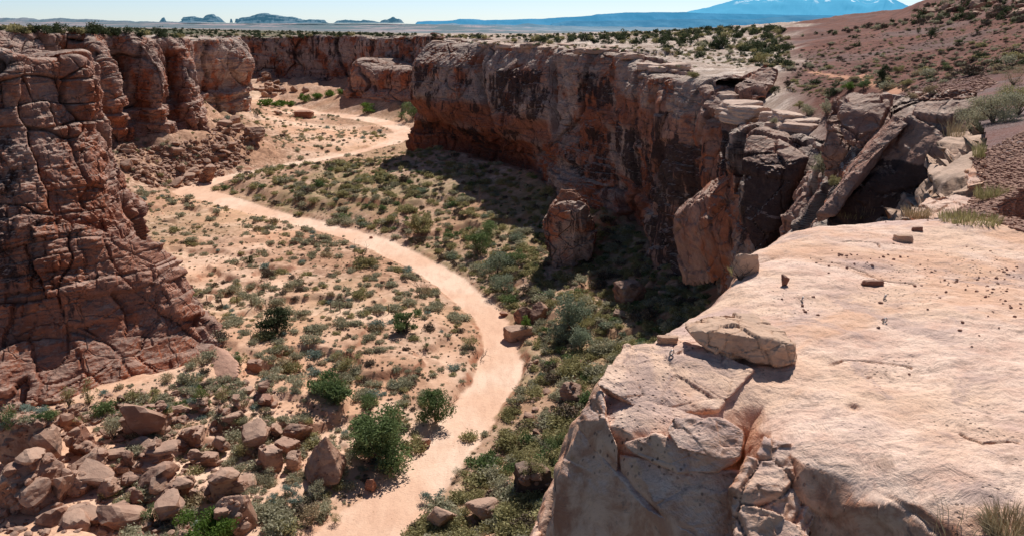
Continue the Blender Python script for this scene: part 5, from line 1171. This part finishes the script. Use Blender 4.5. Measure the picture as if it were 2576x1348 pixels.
tree('cottonwood', 1010, 300, 30, 24, 'green', 3071, 'small dark tree left of the dark green corner tree', 'tree', n=600, nb=8, size=.05)
tree('juniper_bush', 648, 290, 30, 26, 'juniper', 3072, 'dark bush at the foot of the far left cliff corner', n=500, nb=8, size=.05)
dead(1060, 745, 70, 42, 3080, 'dead dark brush with bare branches on the bank left of the wash')
dead(900, 668, 60, 50, 3081, 'bare twiggy brush with green at its base on the left bank', 6)
tree('green_shrub', 908, 672, 80, 34, 'rabbit', 3082, 'wide olive bush around the bare twigs on the left bank', n=1500, nb=12, form='low')
dead(1205, 905, 60, 34, 3083, 'bare dead shrub at the bend of the wash on the left bank', 6)
tree('green_shrub', 1072, 880, 26, 40, 'green', 3084, 'upright small green shrub near the wash bend', n=600, nb=8, form='fan')
tree('green_shrub', 1185, 875, 50, 38, 'rabbit', 3085, 'olive bush beside the dead shrub at the wash bend', n=900, nb=9)
tree('green_shrub', 1340, 1190, 75, 58, 'rabbit', 3086, 'large dark olive bush on the right bank above the cube-like block', n=1700, nb=12)
tree('green_shrub', 1395, 1140, 60, 60, 'green', 3087, 'dark shrub in the gap beside the foreground ledge', n=1300, nb=10)
tree('sagebrush', 1095, 1262, 62, 40, 'blue', 3088, 'blue-grey sage clump at the right edge of the wash', n=1300, nb=10, form='low')
tree('sagebrush', 1148, 1200, 34, 32, 'sage', 3089, 'round grey sage above the blue-grey clump at the wash edge', n=800, nb=9)

# -------- scrub over the canyon floor
base_poly = [p[:2] for k in ('L1_b', 'L2_b', 'L3_b', 'FW_b', 'BT_b', 'R1_b', 'R2_b') for p in rim_pts[k]]+[(4, 4), (-60, 4), (-80, 50)]
rs = np.random.RandomState(21)
N = 42000; yy = 35+(345-35)*rs.rand(N)**1.25; xx = (rs.uniform(-.62, .28, N))*yy
zz, ins2, e2, d2_, rt = floor_z(xx, yy, True)
inb = in_poly(xx, yy, base_poly); dn = fbm(np.stack([xx*.06, yy*.06, 0*xx], 1), 4, 801); dn2 = fbm(np.stack([xx*.25, yy*.25, 0*xx], 1), 3, 802)
near = yy < 205
prob = np.where(rt & near, 1.05+.5*dn, np.where(near, .40+.40*dn+.2*dn2, .20+.5*dn+.12*dn2))
prob = prob*sstep(.4, 1.6, e2); prob = np.where((e2 < .4) & (e2 > -1.4), .03, prob)
boul = (xx < -12-(yy-40)*.25) & (yy < 78) & (~rt)
prob = np.where(boul, prob*1.25, prob); prob = np.where(rt & near, prob*np.where(yy > 115, .56, .52), prob)
ok = inb & (rs.rand(N) < prob*(.55 if 0 else .62)*np.where(rt & near, 1, .8))
cand = []
for x_, y_, z_, r_, w_ in zip(xx[ok], yy[ok], zz[ok], (rt & near)[ok], e2[ok]):
    q = rs.rand(); far_ = y_ > 190
    if r_: kind = 'rabbit' if q < .50 else 'sage' if q < .76 else 'green' if q < .84 else 'brown' if q < .95 else 'silver'; d_ = min(1.0*math.exp(rs.normal(.45, .40)), 3.6)
    else: kind = 'sage' if q < .62 else 'rabbit' if q < .78 else 'brown' if q < .88 else 'blue' if q < .93 else 'dry'; d_ = min(.92*math.exp(rs.normal(.34, .40)), 2.9)
    if far_: d_ *= 1.1
    cand.append((kind, (x_, y_, z_-.04), d_, rs.uniform(.65, 1.0), rs.uniform(0, 6.28), r_, far_))
cand.sort(key=lambda c: -c[2]/depth(c[1]))
LBL = {('sage', 0): ('grey-green sagebrush growing on the sandy flat left of the wash', 'sagebrush on the sandy flat'), ('sage', 1): ('grey-green sagebrush on the bushy right bank below the shaded cliff', 'sagebrush on the right bank'),
       ('rabbit', 0): ('olive-green rabbitbrush growing on the sandy flat left of the wash', 'rabbitbrush on the sandy flat'), ('rabbit', 1): ('olive-green rabbitbrush on the bushy right bank below the shaded cliff', 'rabbitbrush on the right bank'),
       ('blue', 0): ('pale blue-grey sage growing on the sandy flat left of the wash', 'blue-grey sages on the sandy flat'), ('brown', 0): ('brown dried-out shrub on the sandy flat left of the wash', 'dry shrubs on the sandy flat'),
       ('brown', 1): ('brown dried-out shrub on the bushy right bank', 'dry shrubs on the right bank'), ('green', 1): ('fresh green shrub on the bushy right bank below the shaded cliff', 'green shrubs on the right bank'), ('silver', 1): ('silvery shrub on the bushy right bank below the shaded cliff', 'silvery shrubs on the right bank')}
cnt = {}; LIM = {'sage': 260, 'rabbit': 170, 'blue': 60, 'brown': 60, 'green': 50, 'silver': 30}
for kind, p, d_, hs, rot, r_, far_ in cand:
    if not inframe(p): 
        if p[1] > 60 and abs(p[0]/p[1]) < .75 and rs.rand() < .3: put(kind, p, d_, hs, rot)
        continue
    key = (kind, int(r_))
    if key in LBL and cnt.get(kind, 0) < LIM[kind] and sees((p[0], p[1], p[2]+.5*d_)):
        put(kind, p, d_, hs, rot, LBL[key][0], 'bush', LBL[key][1]); cnt[kind] = cnt.get(kind, 0)+1
    else: put(kind, p, d_, hs, rot)
FOOT = scatter_foot = [(0,1020),(430,1000),(560,955),(620,985),(430,1060),(0,1085)]
r_ = np.random.RandomState(63)
for k in range(70):
    u_ = r_.uniform(0, 610); v_ = np.interp(u_, [0, 430, 560, 610], [1052, 1030, 978, 990])+r_.normal()*16; p = hit(u_, v_)
    if p is None or p.y < 40: continue
    kind = ['sage', 'blue', 'rabbit', 'green', 'sage'][int(r_.rand()*5)]; put(kind, (p.x, p.y, p.z-.05), r_.uniform(.7, 1.8), r_.uniform(.7, 1), r_.uniform(0, 6.28))
# small tufts between the bushes
N = 24000; yy = 38+(300-38)*rs.rand(N)**1.5; xx = rs.uniform(-.62, .26, N)*yy
zz, ins2, e2, d2_, rt = floor_z(xx, yy, True)
ok = in_poly(xx, yy, base_poly) & (e2 > .3) & (rs.rand(N) < .55+.5*fbm(np.stack([xx*.1, yy*.1, 0*xx], 1), 3, 811))
for x_, y_, z_ in zip(xx[ok], yy[ok], zz[ok]):
    q = rs.rand(); put('dry' if q < .50 else 'brown' if q < .74 else 'sage', (x_, y_, z_-.02), rs.uniform(.18, .55), rs.uniform(.6, 1.1), rs.uniform(0, 6.28))
N = 9000; yy = 45+(205-45)*rs.rand(N)**1.2; xx = rs.uniform(-.2, .26, N)*yy
zz, ins2, e2, d2_, rt = floor_z(xx, yy, True); ok = in_poly(xx, yy, base_poly) & rt & (e2 > .8) & (rs.rand(N) < (.04+.26*sstep(8, 20, d2_))*(1-.75*sstep(112, 135, yy))+.75*fbm(np.stack([xx*.09, yy*.09, 0*xx], 1), 3, 821))
for x_, y_, z_ in zip(xx[ok], yy[ok], zz[ok]):
    q = rs.rand(); put('rabbit' if q < .5 else 'sage' if q < .8 else 'brown' if q < .9 else 'green', (x_, y_, z_-.05), rs.uniform(.6, 1.9), rs.uniform(.6, 1.0), rs.uniform(0, 6.28))
flush_stuff('%s_cover', 'low %s covering the canyon floor between the larger bushes')

# -------- mesa junipers, rim shrubs, hillside shrubs
def scatter_px(quad_list, n, seed):
    r = np.random.RandomState(seed); out = []
    xs = [q[0] for q in quad_list]; ys = [q[1] for q in quad_list]
    while len(out) < n:
        u, v = r.uniform(min(xs), max(xs)), r.uniform(min(ys), max(ys))
        if in_poly(np.array([u]), np.array([v]), quad_list)[0]: out.append((u, v))
    return out, r
def mesa_set(poly_, n, seed, kinds, dia, label, group, hsr=(.8, 1.3), name=None):
    pts, r = scatter_px(poly_, n, seed)
    for u, v in pts:
        p = hit(u, v)
        if p is None or p.z < 20: continue
        k = kinds[int(r.rand()*len(kinds))]; d_ = r.uniform(*dia)*(1.5 if r.rand() < .15 else 1)
        lab = label[k] if label else None
        put(k, (p.x, p.y, p.z-.08), d_, r.uniform(*hsr), r.uniform(0, 6.28), lab, 'bush', group and group[k], None, name)
JL = {'juniper': 'dark green juniper bush on the pale slickrock mesa right of the canyon', 'rabbit': 'olive shrub on the pale slickrock mesa right of the canyon', 'dry': 'tan dry shrub on the pale slickrock mesa', 'sage': 'grey-green shrub on the pale slickrock mesa right of the canyon'}
JG = {k: k2+' on the right mesa' for k, k2 in (('juniper', 'junipers'), ('rabbit', 'olive shrubs'), ('dry', 'dry shrubs'), ('sage', 'grey shrubs'))}
mesa_set([(1240,100),(1500,92),(1760,74),(1960,70),(1990,95),(1940,140),(1840,125),(1700,112),(1500,112),(1300,112)], 210, 41, ['juniper', 'juniper', 'juniper', 'rabbit'], (1.8, 3.4), JL, JG, (.75, 1.1), 'mesa_shrub')
mesa_set([(1660,112),(1900,105),(2000,120),(1985,175),(1900,168),(1800,150),(1690,150)], 80, 42, ['juniper', 'juniper', 'rabbit', 'sage'], (1.1, 2.3), JL, JG, (.75, 1.1), 'mesa_shrub')
mesa_set([(1350,118),(1700,118),(1880,170),(1700,190),(1560,140),(1400,130)], 26, 43, ['rabbit', 'sage'], (.4, .9), JL, JG, (.75, 1.1), 'mesa_shrub')
LL = {'juniper': 'dark green juniper bush along the left rim of the canyon', 'rabbit': 'olive shrub along the left rim of the canyon', 'sage': 'grey-green shrub along the left rim of the canyon'}
LG = {k: k2+' along the left rim' for k, k2 in (('juniper', 'junipers'), ('rabbit', 'olive shrubs'), ('sage', 'grey shrubs'))}
mesa_set([(0,68),(130,70),(300,84),(620,88),(900,89),(900,96),(450,97),(280,92),(120,86),(0,84)], 110, 44, ['juniper', 'juniper', 'rabbit'], (1.8, 3.6), LL, LG, (.75, 1.1), 'rim_shrub')
HL = {'sage': 'small dark shrub dotting the red hillside', 'juniper': 'small dark green bush dotting the red hillside', 'rabbit': 'small olive shrub dotting the red hillside', 'dry': 'tan grass clump dotting the red hillside', 'brown': 'small brown shrub dotting the red hillside'}
HG = {k: 'hillside '+k2 for k, k2 in (('sage', 'dark shrubs'), ('juniper', 'green bushes'), ('rabbit', 'olive shrubs'), ('dry', 'grass clumps'), ('brown', 'brown shrubs'))}
HP = [(1985,235),(1975,195),(2010,130),(2150,88),(2280,62),(2576,55),(2576,185),(2440,190),(2290,230),(2150,215),(2080,250)]
mesa_set(HP, 295, 45, ['sage', 'brown', 'juniper', 'rabbit', 'brown', 'dry'], (.5, 1.25), HL, HG, (.6, 1.0), 'hillside_shrub')
mesa_set(HP, 2400, 46, ['brown', 'dry', 'sage', 'brown'], (.2, .55), None, None, (.6, 1.0))
mesa_set([(1990,95),(2250,55),(2310,20),(2400,0),(2576,0),(2576,60),(2280,62),(2150,85)], 260, 47, ['juniper', 'brown', 'sage'], (.8, 2.0), None, None)
for Y0, n in ((480, 260), (620, 260), (800, 300)):
    for k in range(n):
        y_ = Y0*rs.uniform(.9, 1.25); a = rs.uniform(-.72, -.12); x_ = a*y_; put('juniper', (x_, y_, mz(x_, y_)-.2), rs.uniform(2, 4), 1, rs.uniform(0, 6))
pts, r = scatter_px([(1080,90),(1500,84),(1760,72),(1960,68),(1960,80),(1700,90),(1400,98),(1080,98)], 380, 48)
for u, v in pts:
    p = hit(u, v)
    if p is not None and p.z > 15: put('juniper' if r.rand() < .7 else 'rabbit', (p.x, p.y, p.z-.1), r.uniform(1.2, 3.2), r.uniform(.7, 1.1), r.uniform(0, 6.28))
pts, r = scatter_px([(1080,98),(1560,118),(1700,110),(1980,90),(1990,170),(1880,172),(1700,150),(1560,130),(1200,112)], 420, 49)
for u, v in pts:
    p = hit(u, v)
    if p is not None and p.z > 25: put(['dry', 'rabbit', 'juniper', 'sage'][int(r.rand()*4)], (p.x, p.y, p.z-.06), r.uniform(.35, 1.3), r.uniform(.6, 1), r.uniform(0, 6.28))
flush_stuff('%s_scrub', 'distant %s scattered over the mesa and hillside')
for i, (u, v, w_, h_, kind, lab) in enumerate([(2342,98,36,38,'juniper','large dark juniper tree on the far slope of the red hillside'),(2310,84,14,16,'juniper','small juniper left of the large one on the red hillside'),(1915,162,38,36,'rabbit','tall grey-green bush at the mesa edge beside the red soil'),(2220,208,30,52,'juniper','gnarled juniper with visible trunk beside the trail'),(2262,182,30,20,'rabbit','round olive bush right of the gnarled juniper'),(2135,228,34,24,'bright','fresh green bush at the foot of the red slope'),(2172,224,30,30,'green','taller green bush next to the fresh green bush'),(2380,180,32,26,'green','blue-green bush on the right of the red basin'),(2440,190,60,28,'brown','wide brown-grey bush behind the gravel terrace'),(2530,165,50,34,'sage','large grey bush on the right hillside'),(2340,238,36,26,'dry','yellow-green round bush on the left edge of the gravel terrace'),(2292,250,30,20,'dry','low yellow-green bush beside the overhanging block'),(2285,216,26,20,'rabbit','olive bush above the overhanging block'),(2010,275,28,24,'rabbit','grey-green bush on the pale bench below the red slope'),(2080,290,38,50,'sage','tall grey-green bush in the gully below the red slope'),(2030,292,40,36,'sage','round grey bush left of the tall gully bush'),(1745,196,40,16,'rabbit','low bush on the bare slickrock near the cliff edge'),(1950,240,26,32,'juniper','dark shrub against the notch at the end of the mesa'),(2070,440,60,70,'sage','pale grey-green bush growing in the shaded gully'),(2100,470,40,30,'rabbit','olive bush low in the shaded gully'),(1945,310,26,18,'sage','grey bush on the broken pale bench')]):
    tree('juniper_tree' if kind == 'juniper' else 'shrub', u, v, w_, h_, kind, 3100+i, lab, 'tree' if kind == 'juniper' else 'bush', n=1300, nb=12, size=.045, form='round')
# -------- near plants at the right edge and on the ledge
for i, (u, v, w_, h_, kind, lab, n) in enumerate([(2440,330,110,70,'sage','grey feathery shrub, left part of the bank above the ledge',5000),(2500,310,130,90,'sage','largest grey feathery shrub on the bank above the ledge',7000),(2560,290,110,90,'rabbit','grey-green shrub at the right edge above the ledge',5000),(2550,215,60,60,'dry','golden dry shrub at the right edge beside the gravel',2500)]):
    tree('shrub', u, v, w_, h_, kind, 3200+i, lab, 'bush', n=n, nb=18, size=.02)
def grass(u, v, R, h, kind, seed, lab, n=160, wd=.004, lean=.6):
    p = hit(u, v)
    if p is None: return
    s = depth(p)/F; V, Q, t = blades(n, R*s, h*s, seed, wd, lean); o = obj('grass_tuft', mesh_np('grass_tuft', V, Q, LM[kind], False, {'tone': ('FACE', t)}), None, (p.x, p.y, p.z-.01)); return tag(o, lab, 'grass')
grass(2305, 545, 32, 30, 'dry', 3301, 'dry straw-coloured grass tuft behind the far edge of the ledge', 260)
grass(2140, 545, 40, 18, 'rabbit', 3302, 'thin green and yellow grass along the far lip of the ledge', 120)
grass(2175, 536, 22, 32, 'dry', 3303, 'few tall dry grass stalks at the far lip of the ledge', 26)
grass(2440, 556, 70, 24, 'rabbit', 3304, 'wide mat of green-grey grass beside the red gravel', 700)
grass(2480, 395, 30, 40, 'rabbit', 3305, 'yellow-green grass tuft on the red shale slope', 300)
grass(2492, 500, 36, 40, 'rabbit', 3306, 'leggy green-grey plant on the pale rock near the right edge', 300)
grass(2400, 345, 22, 60, 'dry', 3307, 'golden grass stalks at the left end of the grey shrub', 110)
grass(1850, 690, 16, 26, 'rabbit', 3308, 'small green plant in the notch of the ledge edge', 60)
grass(2545, 1345, 60, 74, 'dry', 3309, 'large tuft of dry curling grass in the bottom right corner', 900, .0022, .95)
grass(2400, 1350, 60, 85, 'dry', 3310, 'sparse pale stalks left of the large corner grass tuft', 40, .0022, 1.0)
p = hit(1862, 705); V, Q = twigs(9, .1, .22, 3311, .005, 1.1); tag(obj('dead_brush', mesh_np('dead_brush', V, Q, M_BARK), None, p), 'small dry twiggy shrub in the notch of the ledge edge', 'dead brush')
for i, (u, v_, w_, h_, lab) in enumerate([(760,715,44,26,'fallen grey branches on the middle of the flat'),(1140,1010,50,24,'dry broken branches on the left bank above the tamarisks'),(880,1075,40,22,'bleached dead branches left of the largest tamarisk'),(480,1120,46,30,'grey dead branches among the boulders right of the long tilted slab'),(1190,1290,56,34,'bare twiggy shrub on the right bank near the bottom edge'),(1330,930,44,34,'bare branches on the right bank above the wash bend')]): dead(u, v_, w_, h_, 3400+i, lab, 5)
# -------- fence posts
M_POST = M_BARK
for i, (x, y, Z) in enumerate([(522,765,0),(558,770,0),(598,768,0),(634,775,0),(670,777,0),(832,782,0),(856,786,0),(978,788,0),(1047,796,0),(1077,800,0)]):
    p = hit(x, y); V, Q = tube([(0, 0, -.2), (0, 0, .7), (.02*((i % 3)-1), 0, 1.35)], .06, 6); V, Q = merge([(V, Q)])
    o = obj('fence_post', mesh_np('fence_post', V, Q, M_POST), None, p); tag(o, 'thin weathered wooden fence post in the line crossing the sandy flat', 'fence post', 'fence posts across the flat')
# -------- loose rock
def rubble_set(poly_, n, seed, size, label, group, sm=None):
    pts, r = scatter_px(poly_, n, seed)
    for u, v in pts:
        p = hit(u, v)
        if p is None or p.y < 25: continue
        s = size[0]+(size[1]-size[0])*r.rand()**2.2; k = int(r.rand()*16)
        if label: 
            o = obj('boulder', ROCKM[k], None, (p.x, p.y, p.z+s*.18)); o.scale = (s*r.uniform(.7, 1.2), s*r.uniform(.7, 1.2), s*r.uniform(.6, 1)); o.rotation_euler = (r.uniform(-.3, .3), r.uniform(-.3, .3), r.uniform(0, 6.28)); tag(o, label, 'boulder', group)
        else: RUB.append((p, s, k % 8, r.uniform(0, 6.28), r.uniform(.6, 1.1)))
RUB = []
rubble_set([(2290,30),(2320,8),(2576,2),(2576,60),(2480,50),(2380,45)], 34, 58, (.6, 2.4), 'grey sandstone block on the rocky crest of the red hill', 'blocks on the hill crest')
FIELD = [(0,1060),(200,1050),(430,1020),(560,985),(660,930),(700,1000),(660,1150),(700,1180),(600,1348),(0,1348)]
TAL = [(292,372),(400,365),(515,352),(560,300),(640,330),(662,360),(560,440),(500,470),(380,472),(318,440)]
rubble_set(FIELD, 62, 51, (.5, 1.9), 'medium angular sandstone boulder lying among the larger rocks of the boulder field', 'medium boulders in the boulder field')
rubble_set(TAL, 70, 52, (.5, 2.2), 'brown boulder on the scree slope below the left cliffs', 'boulders on the scree slope')
rubble_set([(655,190),(690,195),(720,235),(705,245),(640,240)], 40, 53, (.8, 2.6), 'boulder in the rock pile at the foot of the far wall', 'boulders of the far rock pile')
rubble_set(FIELD, 800, 54, (.08, .5), None, None)
rubble_set([(0,1005),(430,985),(565,945),(610,985),(430,1050),(0,1075)], 260, 60, (.1, .6), None, None)
rubble_set(TAL, 1400, 55, (.15, .75), None, None)
rubble_set([(1290,830),(1480,890),(1440,1040),(1390,1180),(1380,1340),(1200,1340),(1250,1150),(1330,950)], 160, 56, (.1, .5), None, None)
rubble_set([(640,900),(860,960),(880,1120),(840,1250),(700,1150),(660,1000)], 160, 57, (.06, .22), None, None)
Vs, Qs, o_ = [], [], 0
RV = [np.array([v.co[:] for v in me.vertices]) for me in ROCKS]; T = ico(2)[1]
for p, s, k, a, h in RUB:
    V = RV[k]; c, q = math.cos(a)*s, math.sin(a)*s
    Vs.append(np.stack([V[:, 0]*c-V[:, 1]*q+p.x, V[:, 0]*q+V[:, 1]*c+p.y, V[:, 2]*s*h+p.z+s*.15], 1)); Qs.append(T+o_); o_ += len(V)
tag(obj('rubble', mesh_np('rubble', np.concatenate(Vs), np.concatenate(Qs), M_BOULD, False)), 'loose broken stones strewn between the boulders and over the scree', 'rubble', None, 'stuff')

CH = [polytope(960+k, 2, 7, .5, .05) for k in range(5)]; Vs, Qs, o_ = [], [], 0
for poly_, n, sz in (([(2440,400),(2576,330),(2600,420),(2600,590),(2500,560),(2400,540),(2480,470)], 5000, (.008, .045)), ([(2250,235),(2330,215),(2480,190),(2510,210),(2440,250),(2330,255)], 900, (.04, .14)), ([(2100,640),(2250,600),(2500,620),(2560,720),(2500,800)], 60, (.008, .016))):
    pts, r = scatter_px(poly_, n, 970+n)
    for u, v in pts:
        p = hit(u, v)
        if p is None or p.y > 60: continue
        s = sz[0]+(sz[1]-sz[0])*r.rand()**2; V, T = CH[int(r.rand()*5)]; a = r.uniform(0, 6.28); c, q = math.cos(a)*s, math.sin(a)*s; z_ = V[:, 2]*s*r.uniform(.25, .6)+V[:, 0]*s*r.uniform(-.4, .4)
        Vs.append(np.stack([V[:, 0]*c-V[:, 1]*q+p.x, V[:, 0]*q+V[:, 1]*c+p.y, z_+p.z+s*.15], 1)); Qs.append(T+o_); o_ += len(V)
tag(obj('shale_chips', mesh_np('shale_chips', np.concatenate(Vs), np.concatenate(Qs), M_CHIP, False)), 'broken red shale chips and gravel covering the slope at the right edge', 'gravel', None, 'stuff')
